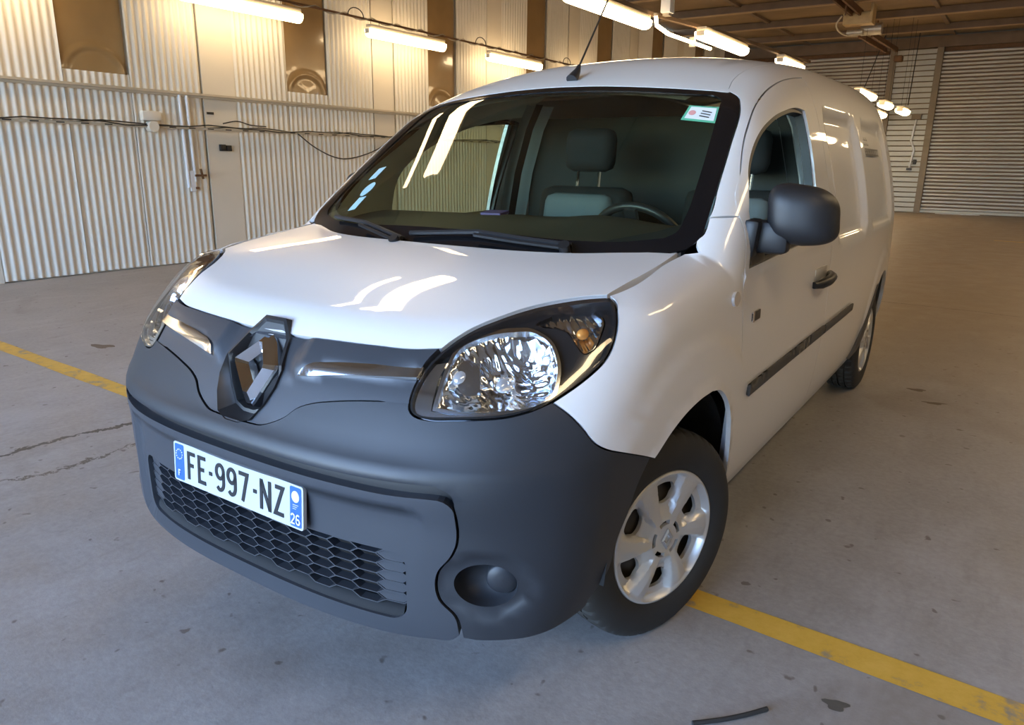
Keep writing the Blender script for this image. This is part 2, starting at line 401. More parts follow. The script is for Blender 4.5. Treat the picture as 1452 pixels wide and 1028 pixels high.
def skin(name, mp, poly, m, parent=None, holes=(), h=.03, off=0., depth=.018, gap=.0, mirror=False, hdepth=None):
    poly = inset(poly if area(poly) > 0 else poly[::-1], gap)
    holes = [q if area(q) > 0 else q[::-1] for q in holes]
    lo, hi = poly.min(0), poly.max(0)
    gx, gy = np.meshgrid(np.arange(lo[0]+h/2, hi[0], h), np.arange(lo[1]+h/2, hi[1], h)); g = np.stack([gx.ravel(), gy.ravel()], 1)
    g = g[pip(g, poly)]
    for q in holes: g = g[~pip(g, q)]
    loops = [poly]+holes
    for q in loops:
        if len(g): g = g[np.min(np.linalg.norm(g[:, None, :]-q[None], axis=2), 1) > .45*h]
    V = np.concatenate(loops+[g]); E = []; k = 0
    for q in loops:
        E += [(k+i, k+(i+1) % len(q)) for i in range(len(q))]; k += len(q)
    vv, _, ff, _, _, _ = delaunay_2d_cdt([Vector(map(float, p)) for p in V], E, [], 0, 1e-7)
    vv = np.array([tuple(v) for v in vv]); ff = np.array([f for f in ff if len(f) == 3]); cen = vv[ff].mean(1)
    ok = pip(cen, poly)
    for q in holes: ok &= ~pip(cen, q)
    ff = ff[ok]
    P = mp.lift(vv, off); N = mp.nrm(vv, off)
    # orient
    t = P[ff]; fl = np.sum(np.cross(t[:, 1]-t[:, 0], t[:, 2]-t[:, 0])*N[ff].mean(1), 1) < 0
    ff[fl] = ff[fl][:, ::-1]
    verts = list(P); faces = [tuple(f) for f in ff]; nsk = len(faces)
    # flange along boundary edges
    if depth:
        cnt = {}
        for f in ff:
            for a, c in ((f[0], f[1]), (f[1], f[2]), (f[2], f[0])): cnt[(a, c)] = 1
        be = [(a, c) for a, c in cnt if (c, a) not in cnt]
        idx = {}
        for a, c in be:
            for x in (a, c):
                if x not in idx: idx[x] = len(verts); verts.append(P[x]-N[x]*depth)
        faces += [(c, a, idx[a], idx[c]) for a, c in be]
    verts = np.array(verts)
    if mirror:
        verts = verts*[-1, 1, 1]; faces = [f[::-1] for f in faces]; N = N*[-1, 1, 1]
    me = bpy.data.meshes.new(name); me.from_pydata([tuple(map(float, p)) for p in verts], [], [tuple(map(int, f)) for f in faces])
    me.polygons.foreach_set('use_smooth', [True]*len(me.polygons)); me.update()
    ln = []
    for i, p in enumerate(me.polygons):
        for v in p.vertices: ln.append(tuple(map(float, N[v])) if i < nsk else tuple(p.normal))
    me.normals_split_custom_set(ln)
    return link(name, me, m, parent)
# ================================================================== THE HALL
XW = -7.57; YB = 24.2; ZC = 5.0; YF = -7.5
def plane(name, pts, m, parent=None):
    return link(name, pyd(name, pts, [tuple(range(len(pts)))]), m, parent)
tag(plane('floor', [(-30, -45, 0), (30, -45, 0), (30, YB+.3, 0), (-30, YB+.3, 0)], 'floor'), kind='structure')
ceiling = tag(box('ceiling', (1.0, (YB+YF)/2, ZC+.11), (17.6, YB-YF+.4, .1), 'deck'), kind='structure')
for k in range(13):
    y = 22.15-2.45*k
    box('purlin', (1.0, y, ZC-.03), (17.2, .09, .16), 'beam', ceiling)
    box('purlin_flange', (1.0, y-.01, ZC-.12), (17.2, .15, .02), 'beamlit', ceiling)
for x in (-4.9, -.9, 3.6, 7.4):
    box('roof_girder', (x, (YB+YF)/2, ZC+.03), (.1, YB-YF, .06), 'beam', ceiling)
# --- left wall: bays of 3.14 m, each a flat column cover, three corrugated sheets and a translucent sheet
wall_left = tag(box('wall_left', (XW-.09, (YB+YF)/2, ZC/2), (.08, YB-YF, ZC), 'beige2'), kind='structure')
def corrugated(y0, y1, z0, z1):
    n = int(round((y1-y0)/.088*8)); v = []; f = []
    for i in range(n+1):
        y = y0+(y1-y0)*i/n; x = XW+.012*math.cos(2*math.pi*y/.088)
        v += [(x, y, z0), (x, y, z1)]
    f = [(2*i, 2*i+2, 2*i+3, 2*i+1) for i in range(n)]
    return link('corrugated_sheet', pyd('corrugated_sheet', v, f, True), 'beige', wall_left)
def light_sheet(y0, y1, z0, z1):
    ny, nz = 26, 60; v = []
    for j in range(nz+1):
        for i in range(ny+1):
            y = y0+(y1-y0)*i/ny; z = z0+(z1-z0)*(j/nz)**1.6
            a = (y-(y0+y1)/2)/.33; c = (z-z0)/.27; r = math.hypot(a, c)
            x = XW-.035+.022*math.exp(-((r-1)/.10)**2)+.012*(1-min(1, r))
            v.append((x, y, z))
    W_ = ny+1; f = [(j*W_+i, j*W_+i+1, (j+1)*W_+i+1, (j+1)*W_+i) for j in range(nz) for i in range(ny)]
    return link('translucent_sheet', pyd('translucent_sheet', v, f, True), 'amberpanel', wall_left)
for k in range(-4, 7):
    s = 4.28+3.14*k
    if s > YB: break
    box('column_cover', (XW-.012, s+.255, ZC/2), (.03, .485, ZC), 'beige2', wall_left)
    e = min(s+3.14-.012, YB)
    corrugated(s+.505, s+1.405, .015, ZC); corrugated(s+1.411, min(s+2.18, e), .02, 2.3)
    light_sheet(s+1.415, s+2.175, 2.3, ZC)
    if s+2.19 < YB: corrugated(s+2.186, e, .012, ZC)
tag(box('wall_right', (9.8, (YB+YF)/2, ZC/2+.05), (.1, YB-YF, ZC+.1), 'beige'), kind='structure')
# --- front wall and header behind the camera: unseen, added to limit daylight through the doorway
wfr = tag(box('unseen_front_wall', (5.9, YF, ZC/2), (7.8, .15, ZC), 'beige'), kind='structure')
box('unseen_header', (-2.8, YF, 4.6), (9.6, .15, .8), 'beige', wfr)
# --- back wall
wall_back = tag(box('wall_back', (1.0, YB+.16, ZC/2), (17.6, .1, ZC+.1), 'deck'), kind='structure')
for i in range(34):
    z0 = 1.36+.152*(i-9) if i >= 9 else .012+.1495*i
    hgt = .148 if i >= 9 else .146
    if z0 > 4.65: break
    b_ = box('cladding_board', (-1.80, YB+.02-.006*(i % 3 == 1), z0+hgt/2), (1.06, .05, hgt-.026), 'clad', wall_back)
for xa, xb in ((-2.5, -2.33), (-1.27, -1.10)):
    box('door_post', ((xa+xb)/2, YB-.04, 2.5), (xb-xa, .16, 5.0), 'post', wall_back)
box('lintel', (1.0, YB-.06, 4.86), (17.2, .2, .3), 'beam', wall_back)
def shutter(name, x0, x1, top):
    d = tag(box(name, ((x0+x1)/2, YB+.085, top/2), (x1-x0, .03, top), 'rust'), kind='structure')
    pf = [(.02, .0), (-.012, .010), (-.026, .030), (-.026, .056), (-.010, .074), (.02, .082)]
    v = []; f = []
    for (dy, dz) in pf: v += [(x0, YB+.035+dy, dz), (x1, YB+.035+dy, dz)]
    f = [(2*i, 2*i+1, 2*i+3, 2*i+2) for i in range(len(pf)-1)]
    me = pyd('slat', v, f, True); me.materials.append(M['slat'])
    z = .09
    while z < top-.1:
        o = link('slat', me, None, d); o.location = (0, 0, z); z += .1055
    box('bottom_rail', ((x0+x1)/2, YB+.02, .055), (x1-x0, .06, .07), 'clad', d)
    return d
shutter('door_1', -1.10, 5.2, 4.72)
shutter('door_2', -7.5, -2.5, 4.72)
tag(box('shutter_light_bar', (-.1, YB-.05, .006), (1.15, .06, .012), 'whitep'), 'light showing under the right roller shutter, drawn as a pale bar', 'strip')  # light coming in under the shutter, imitated by a pale bar
# white pipe on the cladding
pw = tube('pipe', [(-1.56, YB-.06, 2.72), (-1.60, YB-.06, 2.25), (-1.62, YB-.06, 2.12), (-1.50, YB-.06, 1.85), (-1.53, YB-.06, 1.62), (-1.56, YB-.06, 1.30)], .028, 'whitep')
tag(pw, 'white bent downpipe on the pale boards between the two roller shutters', 'pipe')
box('pipe_box', (-1.56, YB-.07, 2.80), (.26, .12, .16), 'post', pw)
box('pipe_foot', (-1.56, YB-.07, 1.29), (.14, .1, .06), 'black', pw)
tag(box('switch_box', (-1.44, YB-.04, 1.50), (.09, .06, .14), 'black', bev=.01), 'small black switch box beside the white pipe on the far wall', 'switch')
# --- things on the left wall
r_ = empty('wall_rail', (XW+.05, 0, 2.13)); tag(r_, 'upper beige rail running along the corrugated left wall under the tinted sheets', 'rail')
def child_box(name, c, s, m, par, **k):
    o = box(name, c, s, m, None, **k); o.parent = par; o.matrix_parent_inverse = Matrix.Translation(-par.location); return o
def child_tube(name, pts, r, m, par, n=8):
    o = tube(name, pts, r, m, None, n); o.parent = par; o.matrix_parent_inverse = Matrix.Translation(-par.location); return o
child_box('rail_bar', (XW+.045, 9.2-.9, 2.145), (.04, 29.6, .028), 'railp', r_); child_box('rail_lip', (XW+.035, 7.6, 2.115), (.02, 29.6, .03), 'railp', r_)
t_ = empty('cable_tray', (XW+.05, 0, 1.73)); tag(t_, 'lower cable tray with dark cables along the corrugated left wall', 'cable tray')
child_box('tray_channel', (XW+.05, 7.6, 1.722), (.05, 29.6, .03), 'railp', t_)
for q in range(2):
    pts = [(XW+.06+.02*q, -7.2+.28*i, 1.745+.018*math.sin(i*.9+q*2)+.010*math.sin(i*2.3+q)) for i in range(111)]
    child_tube('cable', pts, .008, 'cable', t_, 5)
for i in range(120): child_box('slot', (XW+.078, -7.3+.27*i, 1.722), (.004, .09, .012), 'black', t_)
hc = catmull([(XW+.07, 5.75, 1.72), (XW+.06, 6.1, 1.52), (XW+.06, 6.6, 1.37), (XW+.06, 7.1, 1.43), (XW+.06, 7.5, 1.56), (XW+.07, 7.75, 1.70)], .06)
tag(tube('hanging_cable', hc, .009, 'cable'), 'slack black cable looping below the tray on the left wall', 'cable')
hc = catmull([(XW+.08, 4.5, 1.80), (XW+.06, 4.75, 1.84), (XW+.06, 4.95, 1.80), (XW+.07, 5.2, 1.79)], .05)
tag(tube('loose_cable', hc, .008, 'cable'), 'short loose cable end above the tray by the flat column cover', 'cable')
jb = empty('junction_box', (XW+.05, 3.52, 1.83)); tag(jb, 'beige junction box with a round cover on the tray of the left wall', 'junction box')
child_box('box_body', (XW+.06, 3.50, 1.845), (.08, .24, .11), 'beige', jb, bev=.01)
child_tube('round_cover', [(XW+.02, 3.5, 1.72), (XW+.12, 3.5, 1.72)], .065, 'beige', jb, 16)
for i, (y, z0, lab) in enumerate(((3.92, .98, 'pale vertical conduit left of the pair below the upper rail'), (4.02, 1.05, 'pale vertical conduit right of the pair below the upper rail'))):
    tag(tube('conduit', [(XW+.04, y, 2.12), (XW+.04, y+.02, z0)], .022, 'whitep'), lab, 'conduit', 'vertical conduits')
lv = empty('lever_bracket', (XW+.03, 4.06, 1.10)); tag(lv, 'rusty brown lever bracket beside the conduit end on the left wall', 'bracket')
child_box('bracket_plate', (XW+.04, 4.00, 1.06), (.03, .07, .26), 'whitep', lv); child_box('lever_arm', (XW+.06, 4.11, 1.13), (.02, .17, .028), 'rust', lv)
child_box('lever_pin', (XW+.06, 4.13, 1.15), (.025, .02, .13), 'rust', lv, rot=(.2, 0, 0)); child_box('stop', (XW+.05, 4.05, .97), (.02, .05, .03), 'rust', lv)
ob = empty('wall_socket', (XW+.03, 4.53, 1.49)); tag(ob, 'black double socket on the flat column cover of the left wall', 'socket')
child_box('socket_box', (XW+.02, 4.505, 1.49), (.04, .085, .085), 'black', ob, bev=.006); child_box('socket_box', (XW+.02, 4.60, 1.485), (.04, .075, .075), 'black', ob, bev=.006)
tag(box('dark_slot', (XW+.008, 4.37, 1.925), (.012, .10, .03), 'black'), 'small dark slot high on the flat column cover above the socket', 'plate')  # slot in the cover, drawn as a thin black plate
# --- fluorescent lamps
def lamp_mesh(L, wdt, hgt):
    bm = bmesh.new(); n = 10; prof = [(wdt/2*math.cos(a), -hgt*.25-hgt*.75*max(0, math.sin(a))**.8) for a in [math.pi*i/n for i in range(n+1)]]
    prof = [(wdt/2, 0)]+prof+[(-wdt/2, 0)]
    rings = []
    for y, k in ((-L/2, .80), (-L/2+.02, .96), (-L/2+.05, 1), (L/2-.05, 1), (L/2-.02, .96), (L/2, .80)):
        rings.append([bm.verts.new((px*k, y, pz*k)) for px, pz in prof])
    for a, c in zip(rings, rings[1:]):
        for i in range(len(prof)-1): bm.faces.new((a[i], a[i+1], c[i+1], c[i]))
        bm.faces.new((a[-1], a[0], c[0], c[-1]))
    bm.faces.new(rings[0]); bm.faces.new(rings[-1][::-1])
    return finish(bm, 'diffuser', 50)
def lamp(loc, L, wdt, hgt, lab, group, yaw=0, top=None):
    t = empty('fluorescent_lamp', loc, yaw); tag(t, lab, 'lamp', group)
    link('diffuser', lamp_mesh(L, wdt, hgt), 'lamp', t)
    box('housing', (0, 0, .035), (wdt*.72, L*.98, .07), 'lamphouse', t, bev=.01)
    for s in (-1, 1):
        box('end_cap', (0, s*(L/2-.0), -.03), (wdt*.6, .02, .07), 'lamphouse', t)
        tube('hanger', [(0, s*L*.36, .06), (0, s*L*.36, top or ZC+.07-loc[2])], .004, 'cable', t, 5)
    return t
ORD = ['first', 'second', 'third', 'fourth', 'fifth', 'sixth', 'seventh', 'eighth', 'ninth']
y0 = 4.86
for k in range(-3, 6):
    y = y0+3.14*k
    vis = {0: 'longest and leftmost glowing lamp along the left wall, cut by the frame top', 1: 'second glowing lamp from the left along the left wall', 2: 'third glowing lamp along the left wall, just above the van roof'}
    lab = vis.get(k, 'glowing lamp of the wall row, %s from the open end' % ORD[k+3])
    lamp((-7.1, 4.68+3.10*k, 3.27), 1.82, .14, .12, lab, 'lamps along the left wall', 0, .112)
cr = empty('cable_run', (-7.1, 7, 3.30)); tag(cr, 'dark wrapped cable run linking the lamps along the left wall', 'cable')
def local_tube(name, pts, r, m, par, n=6):
    L0 = Vector(par.location); return tube(name, [Vector(p)-L0 for p in pts], r, m, par, n)
local_tube('carrier', [(-7.1, -7.2, 3.40), (-7.1, 24, 3.40)], .018, 'rust', cr)
local_tube('wrapped_cable', [(-7.1+.03*math.cos(i*.9), -7.1+.08*i, 3.40+.03*math.sin(i*.9)) for i in range(385)], .009, 'galv', cr, 5)
for k in range(0, 5):
    yy = 3.77+3.1*k-.15
    local_tube('cable_loop', [(-7.08, yy+.16*math.cos(a)-.1, 3.40+.12*math.sin(a)) for a in [math.pi*i/10 for i in range(11)]], .008, 'cable', cr, 5)
row2 = [(-3.30, 7.45, 2.2, 'wide lamp of the middle row directly behind the van aerial'), (-2.93, 10.75, 2.1, 'wide lamp of the middle row above the right part of the van roof'),
        (-2.70, 14.0, 1.5, 'lamp of the middle row half sunk behind the van roof edge'), (-2.08, 18.6, 2.1, 'slim glowing lamp beside the rear roof corner of the van')]
for x, y, L, lab in row2: lamp((x, y, 3.30 if y < 16 else 3.07), L, .21, .12, lab, 'lamps of the middle row', 0, .083 if y < 16 else 1.322)
for x, y, z, L, lab in ((-1.88, 20.4, 2.93, 1.15, 'far glowing lamp left of the last one before the shutters'), (-1.52, 20.9, 2.80, 1.1, 'far glowing lamp furthest to the right before the white pipe'), (-2.30, 22.2, 2.82, 1.4, 'dim lowest lamp just off the rear edge of the van')):
    lamp((x, y, z), L, .24, .12, lab, 'lamps of the middle row')
lamp((-2.42, 1.75, 3.30), 1.3, .21, .12, 'lamp of the middle row nearest the open end, mirrored in the bonnet', 'lamps of the middle row', 0, .083)
for k, y in enumerate((-1.3, 2.4, 6.1, 9.8, 13.5, 17.2)):  # unseen row known from reflections; its front lamp added to warm the van side
    lamp((2.75, y, 3.30), 2.0, .21, .12, 'glowing lamp of the right hand row, %s from the open end' % ORD[k], 'lamps of the right hand row')
lt = empty('lamp_channel', (-3, 8, 3.39)); tag(lt, 'brown channel carrying the lamps of the middle row', 'channel')
def local_box(name, c, s, m, par, **k): return box(name, Vector(c)-Vector(par.location), s, m, par, **k)
cpts = [(-2.42, .5), (-2.42, 3.4), (-3.30, 6.3), (-3.30, 8.6), (-2.95, 10.7), (-2.72, 14.2), (-2.6, 15.0)]
for (xa, ya), (xb, yb) in zip(cpts, cpts[1:]):
    local_box('channel_bar', ((xa+xb)/2, (ya+yb)/2, 3.412), (.07, math.hypot(xb-xa, yb-ya), .05), 'beam', lt, rot=(0, 0, -math.atan2(xb-xa, yb-ya)))
tb = empty('bare_tube', (-3.05, 9.3, 3.2)); tag(tb, 'thin bare lit tube with a bent end under the middle row', 'lamp')
local_tube('glass_tube', [(-3.16, 8.55, 3.36), (-3.16, 8.6, 3.24), (-3.12, 8.95, 3.17), (-3.02, 10.4, 3.14)], .028, 'lamp', tb)
local_box('clip', (-3.07, 9.75, 3.16), (.08, .05, .14), 'galv', tb)
local_box('clip', (-3.16, 8.55, 3.37), (.05, .05, .04), 'galv', tb)
tb2 = empty('bare_tube', (-2.85, 1.9, 3.25)); tag(tb2, 'thin bare lit tube beside the nearest lamp of the middle row', 'lamp')
local_tube('glass_tube', [(-2.85, 1.1, 3.25), (-2.85, 2.15, 3.25)], .028, 'lamp', tb2)
for yy in (1.2, 2.05): local_tube('hanger', [(-2.85, yy, 3.25), (-2.85, yy, 5.07)], .006, 'cable', tb2, 5)
tr = empty('ballast_box', (-3.15, 8.75, 3.5)); tag(tr, 'pale ballast box standing on the lamp channel', 'box')
local_box('ballast_body', (-3.12, 8.85, 3.55), (.15, .17, .24), 'whitep', tr, bev=.015); local_box('ballast_clamp', (-3.12, 8.85, 3.42), (.1, .1, .05), 'galv', tr)
# --- overhead hoist rail
hr = empty('overhead_hoist', (-2.3, 18.2, 4.62)); tag(hr, 'rusty overhead hoist rail with a yellow motor block under the roof', 'hoist')
for s in (-.09, .09): local_box('rail', (-2.32+s, 14.6, 4.72), (.05, 6.4, .14), 'rust', hr)
for s in (-.14, .14): local_box('rail', (-2.25+s, 20.6, 4.45), (.06, 3.9, .12), 'rust', hr, rot=(.03, 0, 0))
local_box('motor_block', (-2.28, 17.75, 4.60), (.62, .35, .26), 'yellowblock', hr, bev=.03)
local_box('motor_flange', (-1.98, 17.72, 4.68), (.06, .4, .42), 'yellowblock', hr, bev=.01)
local_tube('drum', [(-2.3, 18.3, 4.45), (-1.85, 18.3, 4.45)], .13, 'galv', hr, 14)
local_tube('drum', [(-2.55, 18.0, 4.36), (-2.2, 18.0, 4.36)], .07, 'galv', hr, 12)
local_tube('brake_hose', [tuple(p) for p in catmull([(-2.6, 17.5, 4.66), (-2.72, 17.6, 4.5), (-2.6, 17.9, 4.32), (-2.35, 18.1, 4.3)], .05)], .02, 'galv', hr)
local_box('end_hook', (-2.05, 22.6, 4.28), (.22, .3, .16), 'rust', hr, bev=.03)
for x, y in ((-2.32, 12), (-2.32, 16.5), (-2.25, 20.0)): local_tube('hanger_rod', [(x, y, 4.5), (x, y, 5.05)], .02, 'rust', hr)
for i, (x, lab) in enumerate(((-1.72, 'thin wire dropping from the hoist end in front of the pale boards'), (-2.62, 'thin slanting wire in front of the left roller shutter'))):
    tag(tube('wire', [(x, 23.6, 5.07), (x-.05-.5*i, 23.6, 3.1)], .012, 'cable'), lab, 'wire', 'wires before the shutters')
# --- floor markings and litter
def strip(name, pts, wd, m, lab, cat, z=.0015):
    v = []; n = len(pts)
    for i, p in enumerate(pts):
        a, c = np.array(pts[max(i-1, 0)]), np.array(pts[min(i+1, n-1)]); d = (c-a)/np.linalg.norm(c-a); q = np.array([-d[1], d[0]])*wd/2
        j = 1+.06*math.sin(i*7.3)
        v += [(*(np.array(p)+q*j), z), (*(np.array(p)-q*j), z)]
    return tag(link(name, pyd(name, v, [(2*i, 2*i+1, 2*i+3, 2*i+2) for i in range(n-1)]), m), lab, cat)
strip('floor_line', [(-7.4+.2*i, .36-.033*(.2*i-7.4+4.5)) for i in range(70)], .115, 'line', 'worn yellow parking line painted across the floor under the van', 'line')
strip('floor_line', [(1.15+.25*i, 15.3-.02*i) for i in range(26)], .09, 'line', 'faint distant yellow line across the floor behind the van', 'line')
sk = empty('rubber_strip', (1.02, -.52, 0)); tag(sk, 'thin black rubber strip lying on the floor at the bottom edge', 'strip')
EP = catmull([(1.06, -.36), (1.11, -.312), (1.16, -.255), (1.20, -.20)], .02)
tube('strip_body', [(x-1.02, y+.52, .007) for x, y in EP], .006, 'rubber', sk)
def blot(lab, c, a, b_, rot, m):
    v = [(c[0], c[1], .001)]; n = 22
    for i in range(n):
        t = 2*math.pi*i/n; r = 1+.22*math.sin(3*t+c[0]*5)+.12*math.sin(5*t+1)
        x, y = a*r*math.cos(t), b_*r*math.sin(t); v.append((c[0]+x*math.cos(rot)-y*math.sin(rot), c[1]+x*math.sin(rot)+y*math.cos(rot), .001))
    tag(link('floor_stain', pyd('floor_stain', v, [(0, i+1, (i+1) % n+1) for i in range(n)]), m), lab, 'stain', 'stains on the floor')
M['stain'] = simple('oil_stain', (.085, .08, .07), .5, noise=(20, .4)); M['stain2'] = simple('dirt_stain', (.14, .105, .075), .7, noise=(20, .3))
blot('dark oily blot on the floor below the yellow line at the right', (1.342, -.074), .03, .022, .4, 'stain')
blot('brown dirt patch on the floor right of the rear wheel', (1.162, 3.233), .05, .03, .2, 'stain2')
blot('dirt patch just below the other one on the floor right of the van', (1.283, 2.989), .06, .025, .3, 'stain2')
blot('dark smear on the left floor beyond the yellow line', (-3.95, .797), .10, .05, .3, 'stain2')
# ================================================================== THE VAN (x to its left side, y rearwards from the front axle)
CV = {'HL':[(0.508,-0.658,0.949),(0.524,-0.625,0.971),(0.542,-0.587,0.99),(0.574,-0.529,1.011),(0.611,-0.46,1.029),(0.662,-0.394,1.043),(0.712,-0.346,1.051),(0.749,-0.321,1.054),(0.776,-0.34,1.048),(0.799,-0.371,1.036),(0.814,-0.394,1.015),(0.826,-0.424,0.983),(0.83,-0.452,0.955),(0.827,-0.478,0.934),(0.815,-0.515,0.911),(0.795,-0.561,0.885),(0.77,-0.604,0.861),(0.735,-0.644,0.842),(0.699,-0.675,0.831),(0.648,-0.707,0.824),(0.593,-0.733,0.819),(0.534,-0.756,0.816),(0.511,-0.76,0.82),(0.496,-0.758,0.831),(0.489,-0.749,0.849),(0.487,-0.737,0.867),(0.489,-0.714,0.896),(0.495,-0.69,0.922)],
'SEAM':[(0.491,-0.751,0.845),(0.413,-0.772,0.839),(0.29,-0.8,0.821),(0.238,-0.811,0.809),(0.201,-0.822,0.794),(0.169,-0.838,0.768),(0.13,-0.85,0.749),(0.101,-0.855,0.74),(0.069,-0.857,0.738)],
'INS':[(0.576,-0.808,0.66),(0.617,-0.791,0.657),(0.636,-0.782,0.641),(0.64,-0.777,0.614),(0.638,-0.776,0.548),(0.628,-0.781,0.523),(0.601,-0.792,0.483),(0.595,-0.794,0.451),(0.603,-0.791,0.414),(0.636,-0.776,0.375),(0.644,-0.769,0.327)],
'INSO':[(0.55,-0.816,0.686),(0.575,-0.806,0.688),(0.626,-0.785,0.683),(0.651,-0.775,0.668),(0.662,-0.768,0.634),(0.659,-0.765,0.55),(0.647,-0.772,0.507),(0.616,-0.785,0.46),(0.621,-0.783,0.417),(0.653,-0.767,0.377),(0.659,-0.761,0.329)],
'BF':[(0.77,-0.604,0.861),(0.803,-0.589,0.836),(0.828,-0.576,0.809),(0.854,-0.554,0.768),(0.867,-0.53,0.751),(0.88,-0.483,0.732),(0.892,-0.338,0.674)],
'HOODS':[(0.749,-0.321,1.054),(0.759,-0.077,1.092),(0.751,0.138,1.122)],
'WS':[(0.069,0.692,1.639),(0.134,0.694,1.638),(0.396,0.703,1.623),(0.577,0.731,1.608),(0.643,0.751,1.603),(0.681,0.726,1.584),(0.703,0.683,1.557),(0.749,0.482,1.414),(0.775,0.323,1.292),(0.79,0.223,1.212),(0.797,0.171,1.169),(0.784,0.129,1.14),(0.767,0.106,1.126)],
'DOOR':[(0.908,0.27,0.691),(0.91,0.265,0.822),(0.902,0.245,1.035),(0.876,0.295,1.168),(0.854,0.301,1.213),(0.799,0.443,1.357),(0.765,0.569,1.46),(0.747,0.681,1.532),(0.727,0.839,1.597),(0.715,1.049,1.655),(0.707,1.247,1.688),(0.701,1.449,1.71)],
'WIN':[(0.864,0.36,1.225),(0.818,0.463,1.349),(0.802,0.54,1.41),(0.792,0.637,1.467),(0.786,0.78,1.516),(0.78,0.95,1.55),(0.774,1.155,1.571),(0.776,1.248,1.568),(0.796,1.247,1.509),(0.829,1.238,1.397),(0.859,1.187,1.276),(0.896,1.411,1.083),(0.898,0.297,1.063)],
'ARCH':[(0.836,-0.523,0.359),(0.855,-0.469,0.41),(0.871,-0.448,0.506),(0.878,-0.419,0.553),(0.886,-0.382,0.625),(0.892,-0.331,0.673),(0.9,-0.241,0.726),(0.907,-0.097,0.76),(0.909,-0.01,0.763),(0.91,0.055,0.75),(0.908,0.146,0.69),(0.905,0.189,0.634),(0.899,0.215,0.539)],
'FOG':[(0.632,-0.779,0.45),(0.756,-0.704,0.457),(0.699,-0.744,0.508),(0.698,-0.743,0.401)],
'REFL':[(0.548,-0.737,0.841),(0.546,-0.723,0.863),(0.541,-0.691,0.906),(0.54,-0.635,0.961),(0.567,-0.593,0.983),(0.63,-0.543,0.998),(0.67,-0.527,0.998),(0.714,-0.53,0.981),(0.746,-0.545,0.948),(0.765,-0.574,0.902),(0.766,-0.598,0.873),(0.748,-0.624,0.857),(0.697,-0.667,0.845),(0.618,-0.712,0.837)],
'IND':[(0.656,-0.495,1.016),(0.691,-0.429,1.033),(0.758,-0.381,1.04),(0.78,-0.397,1.032),(0.802,-0.442,0.993),(0.802,-0.474,0.966),(0.79,-0.494,0.959),(0.763,-0.492,0.984),(0.735,-0.482,1.004)],
'CHROME':[(0.169,-0.786,0.857),(0.179,-0.774,0.873),(0.2,-0.764,0.885),(0.245,-0.754,0.893),(0.374,-0.729,0.906),(0.492,-0.699,0.913),(0.492,-0.718,0.891),(0.389,-0.746,0.883),(0.262,-0.772,0.87)],
'BEZ':[(0.496,-0.691,0.921),(0.492,-0.723,0.884),(0.494,-0.747,0.849),(0.503,-0.756,0.831),(0.52,-0.757,0.821),(0.54,-0.752,0.82),(0.594,-0.731,0.823),(0.649,-0.703,0.828),(0.694,-0.675,0.836),(0.693,-0.671,0.842),(0.646,-0.7,0.836),(0.591,-0.727,0.831),(0.542,-0.742,0.835),(0.537,-0.726,0.862),(0.531,-0.694,0.905),(0.533,-0.671,0.93)],
'JOINT':[(0.791,0.221,1.21),(0.856,0.294,1.205)],
}
C_ = lambda k: [tuple(p) for p in CV[k]]
van = empty('van', (0, 0, 0))
tag(van, 'white panel van with grey front bumper parked on the yellow line', 'van')
mTop = Map('top', f_low); mTopU = Map('top', f_up); mCyl = Map('cyl', f_low, .1); mFen = Map('cyl', f_all, .4); mSide = Map('side', f_all); mSec = Map('sec', f_up); mBack = Map('back', f_up)
HL = C_('HL'); SEAM = C_('SEAM'); INS = C_('INS'); BF = C_('BF'); WS = C_('WS'); DOOR = C_('DOOR'); WIN = C_('WIN'); ARCH = C_('ARCH'); HOODS = C_('HOODS')
def oncurve(mp, st): return [tuple(p) for p in mp.lift(np.array(st, float))]
def rrect(x0, x1, z0, z1, r, n=6, y=None):
    p = []
    for cx, cz, a0 in ((x1-r, z1-r, 0), (x0+r, z1-r, 90), (x0+r, z0+r, 180), (x1-r, z0+r, 270)):
        p += [(cx+r*math.cos(math.radians(a0+90*i/n)), cz+r*math.sin(math.radians(a0+90*i/n))) for i in range(n+1)]
    return np.array(p)
def dens(p, ds):
    return np.concatenate([catmull(np.array([a, c]), ds)[:-1] for a, c in zip(p, np.roll(p, -1, 0)) if np.linalg.norm(a-c) > 1e-6])
# ---- bonnet
HF = oncurve(mTop, [(0, -.722), (.1, -.720), (.204, -.714), (.347, -.699), (.44, -.682), (.508, -.658)])
HR = [HOODS[-1]] + oncurve(mTop, [(.69, .075), (.60, .018), (.50, -.04), (.35, -.086), (.15, -.106), (0, -.11)])
half = outline(mTop, [HF, HL[:8], HOODS, HR])
skin('bonnet', mTop, sym(half), 'paint', van, h=.03, depth=.03, gap=.003)
# ---- upper grille panel
HLin = [HL[0]] + HL[27:23:-1]
half = outline(mCyl, [[(0, -.722, .934)]+HF[1:-1]+[HL[0]], HLin[0:], [HL[24]]+SEAM+[(0, -.858, .737)]])
def grille_off(P):
    x = np.abs(P[:, 0]); z = P[:, 2]
    zc = np.interp(x, [0, .10, .16, .25, .5], [.80, .83, .862, .885, .903])
    return .012*sst(-.012, .012, z-zc)*sst(.125, .165, x) - .004
pock = [(-.066, .926), (.066, .926), (.088, .905), (.111, .860), (.106, .822), (.088, .785), (.060, .745), (.02, .732)]
pock = np.array([mCyl.inv([(x, -.8, z)])[0] for x, z in pock+[(-x, z) for x, z in pock[:1:-1]]])
skin('grille_panel', mCyl, sym(half), 'grille', van, holes=[dens(pock, .012)], h=.02, depth=.03, gap=.002, off=grille_off)
